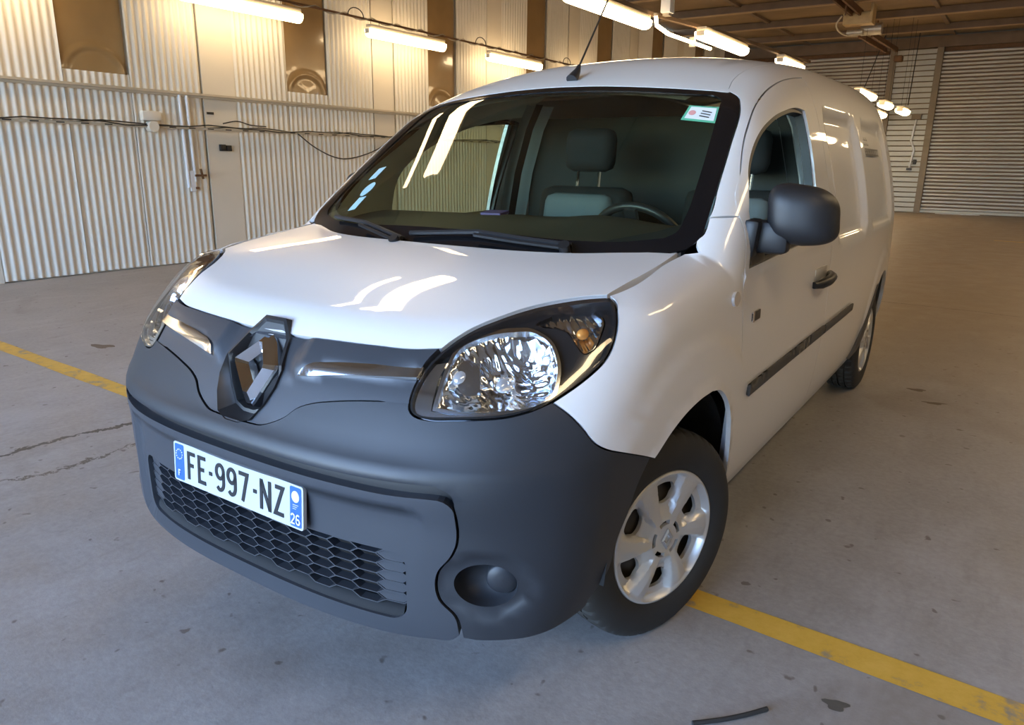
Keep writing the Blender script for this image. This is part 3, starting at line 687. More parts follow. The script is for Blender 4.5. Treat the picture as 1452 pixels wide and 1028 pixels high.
# ---- bumper
BOT = oncurve(mCyl, [(.85*math.atan2(x, -(y-.1)), z) for x, y, z in [(.836, -.523, .352), (.80, -.60, .335), (.762, -.67, .325), (.71, -.725, .318), (.66, -.755, .316)]])
CRT = [(.60, -.797, .6885), (.535, -.821, .688), (.45, -.843, .687), (.349, -.863, .686), (.126, -.879, .686), (0, -.882, .686)]
INS2 = [(.649, -.766, .316)]+[(x+.0012, y+.001, z) for x, y, z in INS[::-1][1:-2]]+[(.63, -.784, .672), (.60, -.797, .6885)]
half = outline(mCyl, [[(0, -.858, .737)]+SEAM[::-1], [SEAM[0]]+HL[23:15:-1], BF[0:], [BF[-1]]+ARCH[4::-1], [ARCH[0]]+BOT, INS2, CRT])
insline = np.array(INS)
def bump_off(P):
    Q = np.abs(P[:, 0:1]); Q = np.concatenate([Q, P[:, 1:]], 1)
    d = segdist(Q, insline)
    o = -.004*(1-sst(.010, .026, d))
    # rolled lip above the crease, and rounded rim of the fog lamp recess
    o += .006*np.exp(-((P[:, 2]-.700)/.016)**2)*(1-sst(.5, .66, np.abs(P[:, 0])))
    df = np.linalg.norm((Q-np.array([.696, -.742, .4545]))*[.75, .75, 1], axis=1)
    return o - .010*(1-sst(.062, .088, df))
fa = [(.696+.0*0, 0)]
fx0 = float(mCyl.inv([(.632, -.779, .452)])[0, 0]); fx1 = float(mCyl.inv([(.756, -.704, .452)])[0, 0]); fcx = (fx0+fx1)/2; frx = (fx1-fx0)/2
def ell(cx, cz, rx, rz, n=40, e=1.0):
    return np.array([(cx+rx*abs(math.cos(t))**e*math.copysign(1, math.cos(t)), cz+rz*abs(math.sin(t))**e*math.copysign(1, math.sin(t))) for t in [2*math.pi*i/n for i in range(n)]])
fog = ell(fcx, .4535, frx, .053); fogm = fog*[-1, 1]
bp_ = skin('bumper', mCyl, sym(half), 'bumper', van, holes=[fog, fogm], h=.022, depth=.022, gap=.0015, off=bump_off)
for sgn in (1, -1):
    # fog lamp recess: a cup with a round blanking cover
    n = 40; rings = []
    for k, (sc, dp) in enumerate(((1.0, .012), (.97, .03), (.90, .06), (.0, .062))):
        q = ell(fcx, .4535, frx*max(sc, .02), .053*max(sc, .02)); P = mCyl.lift(q, -dp); rings.append(P*[sgn, 1, 1])
    v = np.concatenate(rings); f = [(a*n+i, a*n+(i+1) % n, (a+1)*n+(i+1) % n, (a+1)*n+i) for a in range(3) for i in range(n)]
    cup = link('fog_recess', pyd('fog_recess', v, f, True), 'bumper', bp_)
    c0 = mCyl.lift(np.array([[fcx+.030, .462]]), -.036)[0]; nn = mCyl.grad(mCyl.base(np.array([[fcx+.0, .462]])))[0]
    bm = bmesh.new(); 
    rg = []
    zz = Vector(nn); xx = zz.cross(Vector((0, 0, 1))).normalized(); yy = zz.cross(xx)
    for r, hh in ((.037, -.03), (.037, .008), (.033, .013), (.016, .017), (.001, .018)):
        rg.append([bm.verts.new(Vector(c0)+zz*hh+(xx*math.cos(t)+yy*math.sin(t))*r) for t in [2*math.pi*i/28 for i in range(28)]])
    for a, c in zip(rg, rg[1:]):
        for i in range(28): bm.faces.new((a[i], a[(i+1) % 28], c[(i+1) % 28], c[i]))
    for v_ in bm.verts: v_.co.x *= sgn
    link('fog_cover', finish(bm, 'fog_cover', 40), 'bumper', bp_)
# dark groove between bumper and lower insert
q = np.array([(-.62, .635), (.62, .635), (.62, .705), (-.62, .705)])
q = np.concatenate([catmull(np.array([a, c]), .03)[:-1] for a, c in zip(q, np.roll(q, -1, 0))])
skin('bumper_groove', mCyl, q, 'black', van, h=.03, off=-.028, depth=0)
# ---- lower insert with number plate and grille opening
top = [(0, -.880, .660), (.126, -.879, .660), (.349, -.863, .659), (.525, -.824, .658), INS[0]]
bot = [INS[-1], (.632, -.778, .312), (.58, -.80, .305), (.512, -.815, .300), (.38, -.845, .298), (.22, -.862, .297), (0, -.868, .298)]
half = outline(mCyl, [top, INS, bot])
sx = lambda x: float(mCyl.inv([(x, -.82, .4)])[0, 0])
gx = sx(.522)
gh = rrect(-gx, gx, .317, .508, .035)
gh[:, 1] = np.where(gh[:, 1] < .42, gh[:, 1]+.016*(np.abs(gh[:, 0])/gx)**2, gh[:, 1]); gh = dens(gh, .015)
def ins_off(P):
    x = np.abs(P[:, 0]); z = P[:, 2]
    return -.015*(1-sst(.550, .572, x+.25*np.clip(z-.58, 0, 1)))*(1-sst(.612, .628, z))*sst(.315, .325, z)
fasc = skin('lower_fascia', mCyl, sym(half), 'grille', van, holes=[gh], h=.022, depth=.05, gap=.0015, off=ins_off)
# ledge sloping inwards below the mesh
v = []; f = []; n = 40
for i in range(n+1):
    a = (-gx+2*gx*i/n)*.975; zz_ = .319+.016*(abs(a)/gx)**2
    for (z, o) in ((zz_-.004, -.024), (zz_+.002, -.022), (.357, -.034), (.352, -.065)): v.append(mCyl.lift(np.array([[a, z]]), o)[0])
f = [(4*i+k, 4*i+4+k, 4*i+5+k, 4*i+1+k) for i in range(n) for k in range(3)]
link('grille_ledge', pyd('grille_ledge', v, f, True), 'ledge', fasc)
# honeycomb mesh: one moulding
v = []; f = []
def wall_strip(p, q_):
    """wall between two (s,z) points, 2.6 mm thick and 22 mm deep"""
    p, q_ = np.array(p), np.array(q_); d = q_-p; L = np.linalg.norm(d)
    if L < 1e-6: return
    nn_ = np.array([-d[1], d[0]])/L*.0014
    pts = np.array([p+nn_, q_+nn_, q_-nn_, p-nn_]); A = mCyl.lift(pts, -.026); B_ = mCyl.lift(pts, -.050); k = len(v)
    v.extend(A); v.extend(B_); f.extend([(k, k+1, k+2, k+3), (k, k+4, k+5, k+1), (k+3, k+2, k+6, k+7), (k+1, k+5, k+6, k+2), (k, k+3, k+7, k+4)])
px, pz = .0585, .0262; zb = .369; ztop = .520
solid = []
for c in range(-10, 11):
    for r in range(7):
        cx = c*px; cz = zb+r*pz+(pz/2 if c % 2 else 0)
        if cz > ztop or abs(cx) > gx+.01: continue
        dx1, dx2, dz_ = px*.34, px*.66, pz/2
        hexp = [(cx+dx2, cz), (cx+dx1, cz+dz_), (cx-dx1, cz+dz_), (cx-dx2, cz), (cx-dx1, cz-dz_), (cx+dx1, cz-dz_)]
        hexp = [(max(-gx-.004, min(gx+.004, a)), b) for a, b in hexp]
        for a, c2 in zip(hexp[:4], hexp[1:4]): wall_strip(a, c2)
        if c % 2 == 0 and r == 0 or (r == 0): 
            for a, c2 in zip(hexp[3:], hexp[4:]+hexp[:1]): wall_strip(a, c2)
        if abs(c) >= 7: solid.append([(a*1.0, b) for a, b in hexp])
link('grille_mesh', pyd('grille_mesh', v, f), 'grille', fasc)
for hx in solid:
    c0 = np.mean(hx, 0); hx = c0+(np.array(hx)-c0)*.90
    if np.ptp(hx[:, 0]) < .02: continue
    link('grille_blank', pyd('grille_blank', list(mCyl.lift(hx, -.0275))+list(mCyl.lift(hx, -.035)), [tuple(range(6))]+[(i, (i+1) % 6, 6+(i+1) % 6, 6+i) for i in range(6)]), 'grille', fasc)
q = dens(np.array([(-gx-.03, .315), (gx+.03, .315), (gx+.03, .53), (-gx-.03, .53)]), .04)
skin('grille_back', mCyl, q, 'dark', fasc, h=.05, off=-.085, depth=0)
# ---- chrome strips beside the emblem
ch = C_('CHROME')
for mir in (False, True):
    po = outline(mCyl, [ch[:6], [ch[5], ch[6]], ch[6:]+[ch[0]]], .01)
    skin('chrome_strip', mCyl, po, 'satinchrome', van, h=.02, off=lambda P: .006+.006*np.sin(np.clip((P[:, 2]-.862)/.045, 0, 1)*3.1), depth=.012, mirror=mir)
# ---- emblem on its shield
def yoff(x, z): return mCyl.lift(mCyl.inv([(x, -.75, z)]), 0)[0]
def plate_poly(name, pts, off_f, off_b, m, parent, bev=0):
    """closed (x,z) outline raised off the nose; front offset may be given per point"""
    P = [mFr(x, z, off_f) for x, z in pts]; Q = [mFr(x, z, off_b) for x, z in pts]; n = len(pts)
    return link(name, finish_pyd(name, P+Q, [tuple(range(n))[::-1]]+[(i, (i+1) % n, n+(i+1) % n, n+i) for i in range(n)]), m, parent)
def finish_pyd(name, v, f, deg=25):
    bm = bmesh.new(); bv = [bm.verts.new(tuple(map(float, p))) for p in v]
    for q in f:
        try: bm.faces.new([bv[i] for i in q])
        except ValueError: pass
    return finish(bm, name, deg)
# emblem plane: tilted like the nose, from (y -.815, z .745) to (y -.735, z .945)
EN = Vector((0, -.19, .0775)).normalized()
def mFr(x, z, o):
    return Vector((x, -.798+(z-.747)*.408, z)) + EN*(o+float(np.interp(z, [.735, .752, .856, .93, .97], [.010, .010, .025, -.006, -.012])))
shield = [(-.038, .970), (.038, .970), (.052, .955), (.078, .925), (.106, .860), (.102, .825), (.085, .787), (.056, .748), (.02, .736), (-.02, .736), (-.056, .748), (-.085, .787), (-.102, .825), (-.106, .860), (-.078, .925), (-.052, .955)]
sc_ = lambda k: [(x*k, .85+(z-.85)*k) for x, z in shield]
n = len(shield)
rim0 = [mFr(x, z, -.045) if z > .90 else Vector(mCyl.lift(mCyl.inv([(x*1.05, -.8, .85+(z-.85)*1.05)]), .003)[0]) for x, z in shield]
v = [p+Vector((0, .05, -.01)) for p in rim0]+rim0+[mFr(x, z, .010 if z > .84 else 0) for x, z in shield]+[mFr(x, z, .012 if z > .84 else .001) for x, z in sc_(.93)]+[mFr(x, z, float(np.interp(z, [.88, .925], [-.030, .006]))) for x, z in sc_(.87)]
f = [(a*n+i, a*n+(i+1) % n, (a+1)*n+(i+1) % n, (a+1)*n+i) for a in range(4) for i in range(n)]+[tuple(range(4*n, 5*n))]
emb = link('emblem_shield', finish_pyd('emblem_shield', v, f, 25), 'satin', van)
outl = [(-.010, .931), (.010, .931), (.081, .858), (.079, .845), (.012, .752), (-.012, .752), (-.079, .845), (-.081, .858)]
n = len(outl)
dia = lambda k, o: [mFr(x*k, .845+(z-.845)*k, o) for x, z in outl]
L_ = [dia(1.0, -.028), dia(1.0, -.002), dia(.95, .004), dia(.68, .022), dia(.40, -.004), dia(.38, -.028)]
v = [p for q in L_ for p in q]
f = [(a*n+i, a*n+(i+1) % n, (a+1)*n+(i+1) % n, (a+1)*n+i) for a in range(len(L_)-1) for i in range(n)]
em = link('emblem', finish_pyd('emblem', v, f, 12), 'chrome', emb); tag(em, 'chrome diamond emblem')
# ---- number plate
pl = empty('number_plate', (0, -.871, .567), parent=van); pl.rotation_euler = (-.068, 0, 0)
bm = bmesh.new(); pts = rrect(-.26, .26, -.055, .055, .008); vf = [bm.verts.new((x, 0, z)) for x, z in pts]; vb = [bm.verts.new((x, .010, z)) for x, z in pts]; n = len(pts)
bm.faces.new(vf[::-1]); bm.faces.new(vb)
for i in range(n): bm.faces.new((vf[i], vf[(i+1) % n], vb[(i+1) % n], vb[i]))
link('plate_body', finish(bm, 'plate_body'), 'plate', pl)
def flat_poly(name, pts, y, m, parent):
    bm = bmesh.new(); vf = [bm.verts.new((x, y, z)) for x, z in pts]; vb = [bm.verts.new((x, y+.0012, z)) for x, z in pts]; n = len(pts)
    bm.faces.new(vf[::-1])
    for i in range(n): bm.faces.new((vf[i], vf[(i+1) % n], vb[(i+1) % n], vb[i]))
    return link(name, finish(bm, name), m, parent)
flat_poly('country_band', rrect(-.254, -.214, -.050, .050, .005), -.0008, 'blue', pl)
flat_poly('region_band', rrect(.214, .254, -.050, .050, .005), -.0008, 'blue', pl)
for k in range(12):
    a = math.pi*k/6; flat_poly('star', [(-.234+.0135*math.sin(a)+.0022*math.cos(t), .022+.0135*math.cos(a)+.0022*math.sin(t)) for t in [2*math.pi*i/5+math.pi/2 for i in range(5)]], -.0016, 'white', pl)
def glyph_mesh(strokes, w_):
    """strokes: polylines in a unit box -> flat outlined bars with rounded joints"""
    bm = bmesh.new()
    for st in strokes:
        st = np.array(st, float); n = len(st); L = []; R_ = []
        for i in range(n):
            a = st[max(i-1, 0)]; c = st[min(i+1, n-1)]
            if 0 < i < n-1:
                d1 = (st[i]-st[i-1])/np.linalg.norm(st[i]-st[i-1]); d2 = (st[i+1]-st[i])/np.linalg.norm(st[i+1]-st[i])
                n1 = np.array([-d1[1], d1[0]]); n2 = np.array([-d2[1], d2[0]]); m_ = n1+n2; m_ = m_/max(m_@m_/2, .35)
            else:
                d = (c-a)/np.linalg.norm(c-a); m_ = np.array([-d[1], d[0]])
            L.append(st[i]+m_*w_/2); R_.append(st[i]-m_*w_/2)
        A = [bm.verts.new((p[0], 0, p[1])) for p in L]; B_ = [bm.verts.new((p[0], 0, p[1])) for p in R_]
        for i in range(n-1): bm.faces.new((A[i], A[i+1], B_[i+1], B_[i]))
    r = bmesh.ops.extrude_face_region(bm, geom=bm.faces[:])
    for g in r['geom']:
        if isinstance(g, bmesh.types.BMVert): g.co.y -= .0012
    return finish(bm, 'character')
def arc(cx, cz, rx, rz, a0, a1, n=14): return [(cx+rx*math.cos(math.radians(a0+(a1-a0)*i/n)), cz+rz*math.sin(math.radians(a0+(a1-a0)*i/n))) for i in range(n+1)]
def glyph(ch, x, z, wd, ht, sw, m, parent, y=-.0006):
    h_ = sw/2; W2, H2 = wd-sw, ht-sw
    T = lambda P: [(x-wd/2+h_+a*W2, z-ht/2+h_+b*H2) for a, b in P]
    x0 = x-wd/2+h_; z0 = z-ht/2+h_
    if ch == 'F': s = [T([(0, -.5*sw/H2), (0, 1), (1+.3*sw/W2, 1)]), T([(0, .52), (.85, .52)])]
    elif ch == 'E': s = [T([(1+.3*sw/W2, 1), (0, 1), (0, 0), (1+.3*sw/W2, 0)]), T([(0, .52), (.85, .52)])]
    elif ch == 'N': s = [T([(0, -.5*sw/H2), (0, 1+.5*sw/H2)]), T([(0, 1.02), (1, -.02)]), T([(1, -.5*sw/H2), (1, 1+.5*sw/H2)])]
    elif ch == 'Z': s = [T([(0, 1), (1, 1), (0, 0), (1+.3*sw/W2, 0)])]
    elif ch == '7': s = [T([(0-.3*sw/W2, 1), (1, 1), (.35, -.5*sw/H2)])]
    elif ch == '-': s = [[(x-wd/2, z), (x+wd/2, z)]]
    elif ch == '2': s = [T(arc(.5, .74, .5, .26, 170, -25)+[(0, 0), (1+.2*sw/W2, 0)])]
    elif ch == '6': s = [T(arc(.5, .27, .5, .27, 180, 540, 22)), T([(0, .27)]+arc(.5, .70, .5, .30, 180, 40, 9))]
    elif ch == '9': s = [T(arc(.5, .73, .5, .27, 0, 360, 22)), T([(1, .73)]+arc(.5, .30, .5, .30, 0, -140, 9))]
    me = glyph_mesh(s, sw); o = link('character', me, m, parent); o.location = (0, y, 0); return o
xx_ = -.1975
for ch, wd, gap_ in (('F', .036, .010), ('E', .036, .013), ('-', .013, .013), ('9', .040, .008), ('9', .040, .008), ('7', .040, .018), ('-', .013, .013), ('N', .042, .010), ('Z', .038, 0)):
    xx_ += wd/2; glyph(ch, xx_, 0, wd, .078 if ch != '-' else .012, .0105 if ch != '-' else .0098, 'ink', pl); xx_ += wd/2+gap_
glyph('F', -.234, -.030, .010, .018, .0035, 'white', pl, -.0014)
glyph('2', .2255, -.030, .0155, .028, .0042, 'white', pl, -.0014); glyph('6', .2435, -.030, .0155, .028, .0042, 'white', pl, -.0014)
flat_poly('region_logo', [(.234+.0135*math.cos(t), .026+.0145*math.sin(t)) for t in [2*math.pi*i/24 for i in range(24)]], -.0016, 'white', pl)
for k in range(3): flat_poly('region_line', rrect(.224, .244-.004*k, .0045-.005*k, .0058-.005*k, .0005, 1), -.0016, 'white', pl)
# ---- headlights (left one, then the mirrored right one)
hlp = outline(mCyl, [HL[0:8], HL[7:17], HL[16:25], [HL[24]]+HL[25:]+[HL[0]]], .010)
rf = outline(mCyl, [C_('REFL')+[C_('REFL')[0]]], .010); ind = outline(mCyl, [C_('IND')+[C_('IND')[0]]], .010)
def headlight(mir):
    s = -1 if mir else 1
    h = empty('headlight', (0, 0, 0), parent=van)
    skin('lens', mCyl, hlp, 'lens', h, h=.02, off=lambda P: .004*np.ones(len(P)), depth=.004, gap=.002, mirror=mir)
    skin('lamp_body', mCyl, hlp, 'lampdark', h, holes=[inset(rf, -.004), inset(ind, -.003)], h=.02, off=-.022, depth=.03, gap=.002, mirror=mir)
    skin('lamp_wall', mCyl, hlp, 'lampdark', h, holes=[inset(hlp, .007)], h=.02, off=lambda P: -.0015*np.ones(len(P)), depth=.05, gap=.003, mirror=mir)
    # rim ring around the main reflector
    skin('reflector_rim', mCyl, inset(rf, -.005), 'satinchrome', h, holes=[inset(rf, .002)], h=.01, off=lambda P: -.012*np.ones(len(P)), depth=.02, mirror=mir)
    bez = outline(mCyl, [C_('BEZ')[:9], C_('BEZ')[8:10], C_('BEZ')[9:13], C_('BEZ')[12:], [C_('BEZ')[-1], C_('BEZ')[0]]], .01)
    skin('bezel', mCyl, bez, 'reflector', h, h=.015, off=-.009, depth=.012, mirror=mir)
    cen = rf.mean(0)
    def bowl(P):
        q = mCyl.inv(P*[1, 1, 1]); d = segdist(q, np.concatenate([rf, rf[:1]]))
        dep = .075*np.clip(d/.075, 0, 1)**.55
        a = np.arctan2(q[:, 1]-cen[1], q[:, 0]-cen[0]); r = np.hypot(q[:, 0]-cen[0], q[:, 1]-cen[1])
        return -.020-dep+.0032*np.sin(a*22)*np.sin(r*95)
    skin('reflector', mCyl, rf, 'reflector', h, h=.008, off=bowl, depth=0, mirror=mir)
    def bowl2(P):
        q = mCyl.inv(P); d = segdist(q, np.concatenate([ind, ind[:1]])); return -.024-.03*np.clip(d/.03, 0, 1)**.6+.002*np.sin(q[:, 0]*380)
    skin('indicator_reflector', mCyl, ind, 'reflector', h, h=.006, off=bowl2, depth=0, mirror=mir)
    def ball(name, q, off, r, m, st=1.0):
        c = mCyl.lift(np.array([q]), off)[0]*[s, 1, 1]; bm = bmesh.new(); bmesh.ops.create_uvsphere(bm, u_segments=16, v_segments=10, radius=r)
        for v_ in bm.verts: v_.co = Vector((v_.co.x, v_.co.y*st, v_.co.z))+Vector(c)
        link(name, finish(bm, name, 60), m, h)
    ic = ind.mean(0); ball('indicator_bulb', ic+[.008, -.004], -.034, .013, 'amber', 1.5)
    ball('bulb', cen+[.01, .0], -.062, .017, 'bulb', 2.0); ball('dip_bulb', cen+[-.075, .005], -.05, .022, 'bulb', 1.6)
    c = mCyl.inv([(.58, -.66, .905)])[0]; q = rrect(c[0]-.022, c[0]+.022, c[1]-.03, c[1]+.04, .02)
    skin('bulb_shield', mCyl, dens(q, .012), 'satinchrome', h, h=.015, off=-.028, depth=.02, mirror=mir)
    return h
headlight(False); headlight(True)
# ---- front wings
gapf = [(.908, .27, .69), (.902, .278, .56), (.892, .298, .45), (.88, .325, .39), (.866, .350, .345)]
archr = [ARCH[8], (.910, .055, .750), (.908, .146, .690), (.905, .192, .628), (.899, .225, .54), (.890, .255, .455), (.877, .288, .39), (.862, .318, .345)]
wsb = [(.791, .221, 1.211), (.797, .171, 1.169), (.787, .135, 1.143), HOODS[-1]]
arc0 = np.array([-.07, .36])
def wing_off(P):
    d = np.hypot(P[:, 1]-arc0[0], P[:, 2]-arc0[1]); return .007*(1-sst(.53, .575, d)) + .006*(1-sst(.0, .035, segdist(P*[1, 1, 1], np.array(ARCH[5:9]+archr[1:]))))
po = outline(mFen, [HL[7:17], BF, [BF[-1]]+ARCH[6:9], archr, [archr[-1], gapf[-1]], gapf[::-1]+DOOR[1:5], [DOOR[4], wsb[0]], wsb, HOODS[::-1]], .012)
for mir in (False, True): skin('front_wing', mFen, po, 'paint', van, h=.025, off=wing_off, depth=.014, gap=.002, mirror=mir)
# ---- windscreen with black border
wsbot = [(.772, .108, 1.128)]+oncurve(mTopU, [(.69, .045), (.6, -.005), (.5, -.045), (.3, -.085), (0, -.095)])
wst = [(0, .694, 1.639)]+WS[1:5]; corner = WS[4:8]; wsr = WS[7:11]+[(.797, .171, 1.169), (.787, .135, 1.143), (.772, .108, 1.128)]
wh = outline(mTopU, [wst+corner[1:], wsr, wsbot], .012); wfull = sym(wh)
skin('windscreen', mTopU, wfull, 'glass', van, h=.05, off=-.003, depth=0, gap=.002)
inn = [[(0, .655, 1.6), (.3, .662, 1.6), (.55, .688, 1.6), (.605, .70, 1.6), (.635, .685, 1.57), (.648, .64, 1.54)], [(.648, .64, 1.5), (.682, .48, 1.41), (.712, .32, 1.3), (.728, .20, 1.2), (.725, .145, 1.15), (.70, .115, 1.13)], [(.70, .115, 1.1), (.60, .065, 1.1), (.45, .02, 1.1), (.2, -.012, 1.1), (0, -.02, 1.1)]]
ih = outline(mTopU, inn, .012); ifull = sym(ih)
skin('windscreen_border', mTopU, wfull, 'frit', van, holes=[ifull], h=.03, off=-.001, depth=.008, gap=.002)
# scuttle panel under the glass
a = mTop.lift(outline(mTop, [HR[::-1]], .03), -.03); v = []; n = 40
yr = lambda x: np.interp(abs(x), [0, .3, .5, .6, .69, .76], [-.11, -.092, -.04, .018, .075, .138])
for i in range(n+1):
    x = -.755+1.51*i/n; y = float(yr(x)); zf = float(mTop.lift(np.array([[x, y-.03]]))[0, 2])-.028
    g2 = mTopU.lift(np.array([[x, y+.065]]))[0]
    v += [(x, y-.03, zf), (x, y+.004, zf+.004), (x*.995, y+.05, g2[2]-.02), (x*.99, y+.068, g2[2]-.004)]
link('scuttle_panel', pyd('scuttle_panel', v, [(4*i+k, 4*i+4+k, 4*i+5+k, 4*i+1+k) for i in range(n) for k in range(3)], True), 'satin', van)
# ---- roof and body sides
ditch = oncurve(mSec, [tuple(mSec.inv([(x, y, z)])[0]) for x, y, z in [(.632, .775, 1.62), (.615, .86, 1.655), (.605, 1.0, 1.70), (.60, 1.3, 1.74), (.60, 1.8, 1.77), (.597, 2.5, 1.78), (.59, 3.2, 1.77), (.572, 3.72, 1.74)]])
roofh = outline(mTopU, [[(0, .694, 1.639)]+WS[1:5]+[ditch[0]], ditch, [ditch[-1], (0, 3.735, 1.82)]], .02)
def roof_off(P):
    d = np.abs(np.abs(P[:, 0])-.48); return -.006*np.exp(-(d/.012)**2)*sst(.95, 1.15, P[:, 1])
skin('roof', mTopU, sym(roofh), 'paint', van, h=.04, off=roof_off, depth=.012, gap=.0)
def rearsec(n=14):
    th = np.linspace(float(mSec.inv([ditch[-1]])[0, 1]), .85*math.atan2(.80, .345-.95), n); return [tuple(p) for p in mSec.lift(np.stack([np.full(n, 3.72), th], 1))]
RS = rearsec()
rarc = [(.86, 3.081+.40*math.cos(t), .345+.41*math.sin(t)) for t in [math.pi*i/16 for i in range(17)]]
rarc[0] = (.84, 3.481, .345); rarc[-1] = (.85, 2.681, .345)
gapB = [(.86, 1.425, .345), (.903, 1.425, .6), (.907, 1.428, .9), (.89, 1.43, 1.12), (.845, 1.438, 1.33), (.79, 1.445, 1.52), (.755, 1.448, 1.62), (.725, 1.45, 1.67), (.701, 1.449, 1.71)]
wsr2 = [wsb[0]]+WS[9:6:-1]+[WS[7]]
sideo = outline(mSec, [[wsb[0]]+WS[9:6:-1]+WS[6:3:-1]+[ditch[0]], ditch, RS, [RS[-1], rarc[0]], rarc, [rarc[-1], gapB[0]], gapB, DOOR[:3:-1], [DOOR[4], wsb[0]]], .015)
def rbox(P, y0, y1, z0, z1, r, sl=0.):
    # signed distance to a rounded rectangle on the side (y,z)
    y = P[:, 1]-sl*(P[:, 2]-z0); z = P[:, 2]; qy = np.abs(y-(y0+y1)/2)-(y1-y0)/2+r; qz = np.abs(z-(z0+z1)/2)-(z1-z0)/2+r
    return np.hypot(np.maximum(qy, 0), np.maximum(qz, 0))+np.minimum(np.maximum(qy, qz), 0)-r
def side_off(P):
    d1 = rbox(P, 1.56, 2.30, 1.02, 1.615, .10, -.03); d2 = rbox(P, 2.40, 3.34, 1.03, 1.61, .13)
    o = -.028*(1-sst(-.055, .0, d1)) - .022*(1-sst(-.05, .0, d2))
    o += .010*np.exp(-((P[:, 2]-.985)/.03)**2)*sst(1.4, 1.6, P[:, 1])*0
    d = np.hypot(P[:, 1]-3.081, P[:, 2]-.345); return o+.008*(1-sst(.50, .56, d))
for mir in (False, True): skin('body_side', mSec, sideo, 'paint', van, h=.03, off=side_off, depth=.02, gap=.0012, mirror=mir)
# rear closing panel
rp = outline(mBack, [[(0, 3.735, 1.82)]+[ditch[-1]], RS, [RS[-1], (0, 3.72, .345)]], .03)
skin('rear_panel', mBack, sym(rp), 'paint', van, h=.08, depth=.02)
# ---- doors
winp = outline(mSide, [WIN[:2]+WIN[2:8], WIN[7:9]+[(.829, 1.236, 1.397), (.862, 1.215, 1.27), (.893, 1.19, 1.092)], [(.893, 1.19, 1.092), WIN[12]], [WIN[12], (.886, .325, 1.13), WIN[0]]], .012)
winpR = winp.copy(); winpR[:, 0] += .26*sst(.62, 1.15, winpR[:, 0])
gB2 = [p for p in gapB]
dooro = outline(mSide, [gapf[::-1]+DOOR[1:4]+DOOR[4:], [DOOR[-1]]+gapB[::-1][1:], [gapB[0], gapf[-1]]], .012)
belt = lambda P: .006*np.exp(-((P[:, 2]-(1.045+.02*(P[:, 1]-.3)))/.012)**2)
def door(mir):
    s = -1 if mir else 1; wp = winpR if mir else winp
    d = skin('front_door', mSide, dooro, 'paint', van, holes=[wp], h=.03, off=belt, depth=.03, gap=.0025, mirror=mir)
    skin('window_seal', mSide, inset(wp, -.004), 'black', d, holes=[inset(wp, .013)], h=.02, off=-.010, depth=.03, mirror=mir)
    if mir: skin('window_glass', mSide, inset(wp, .006), 'sideglass', d, h=.06, off=-.018, depth=0, mirror=mir)
    else:
        lo_ = wp.copy(); lo_[:, 1] = np.minimum(lo_[:, 1], 1.20); keep = np.linalg.norm(lo_-np.roll(lo_, 1, 0), axis=1) > 1e-4; lo_ = lo_[keep]
        skin('window_glass', mSide, inset(lo_, .004), 'sideglass', d, h=.06, off=-.018, depth=0, mirror=mir)
    # handle
    hb = empty('door_handle', (s*.90, 1.27, .917), parent=d)
    P = lambda y, z, o: tuple((Vector(mSide.lift(np.array([[y, z]]), o)[0])-Vector((.90, 1.27, .917)))*1)
    bm = bmesh.new(); pts = [P(1.13, .908, .006), P(1.17, .911, .026), P(1.25, .915, .036), P(1.33, .921, .032), P(1.385, .925, .010)]
    bm_tube(bm, pts, [.014, .019, .020, .019, .016], 10)
    for v_ in bm.verts: v_.co.x *= s
    link('grip', finish(bm, 'grip', 60), 'black', hb)
    bm = bmesh.new(); bm_box(bm, (P(1.26, .93, -.004)), (.012, .20, .075), None, .005)
    for v_ in bm.verts: v_.co.x *= s
    link('handle_cup', finish(bm, 'handle_cup'), 'hub', hb)
    # side moulding
    q = rrect(.372, 1.418, .648, .690, .006, 2); q[:, 1] += .012*(q[:, 0]-.37)
    skin('side_moulding', mSide, dens(q, .03), 'trim', d, h=.03, off=lambda P: .014-.006*np.clip(np.abs((P[:, 2]-.669-.012*(P[:, 1]-.37))/.021), 0, 1)**3, depth=.014, mirror=mir)
    q = rrect(.345, .425, .895, .925, .004, 2)
    b_ = skin('badge', mSide, dens(q, .02), 'satin', d, h=.03, off=.004, depth=.005, mirror=mir)
    q = rrect(.345, .36, .893, .927, .003, 2); skin('badge_edge', mSide, dens(q, .02), 'chrome', b_, h=.03, off=.005, depth=.004, mirror=mir)
    return d
dl = door(False); dr = door(True)
for mir in (False, True):
    q = rrect(1.433, 2.03, .648, .688, .006, 2); q[:, 1] += .012*(q[:, 0]-.37); 
    skin('rear_moulding', mSide, dens(q, .03), 'trim', van, h=.03, off=lambda P: .014-.006*np.clip(np.abs((P[:, 2]-.669-.012*(P[:, 1]-.37))/.021), 0, 1)**3, depth=.014, mirror=mir)
    q = dens(np.array([(.345, .285), (2.70, .285), (2.68, .342), (.355, .342)]), .05)
    skin('sill', mSide, q, 'paint', van, h=.05, off=-.004, depth=.04, mirror=mir)
    # grey mud guard in front of the rear wheel
    q = outline(mSide, [[(.84, 2.42, .33), (.87, 2.53, .45), (.9, 2.68, .60), (.9, 2.80, .70)], [(.9, 2.80, .70), (.9, 2.86, .70)], [(.9, 2.86, .70), (.9, 2.75, .58), (.87, 2.695, .46), (.84, 2.68, .33)], [(.84, 2.68, .33), (.84, 2.42, .33)]], .02)
    skin('arch_trim', mSide, q, 'trim', van, h=.03, off=.012, depth=.03, mirror=mir)
    q = ell(.166, .992, .027, .021, 20); rpt = skin('side_repeater', mFen, outline(mFen, [[tuple(p) for p in mSide.lift(np.concatenate([q, q[:1]]))]], .008), 'bulb', van, h=.02, off=.008, depth=.01, mirror=mir)
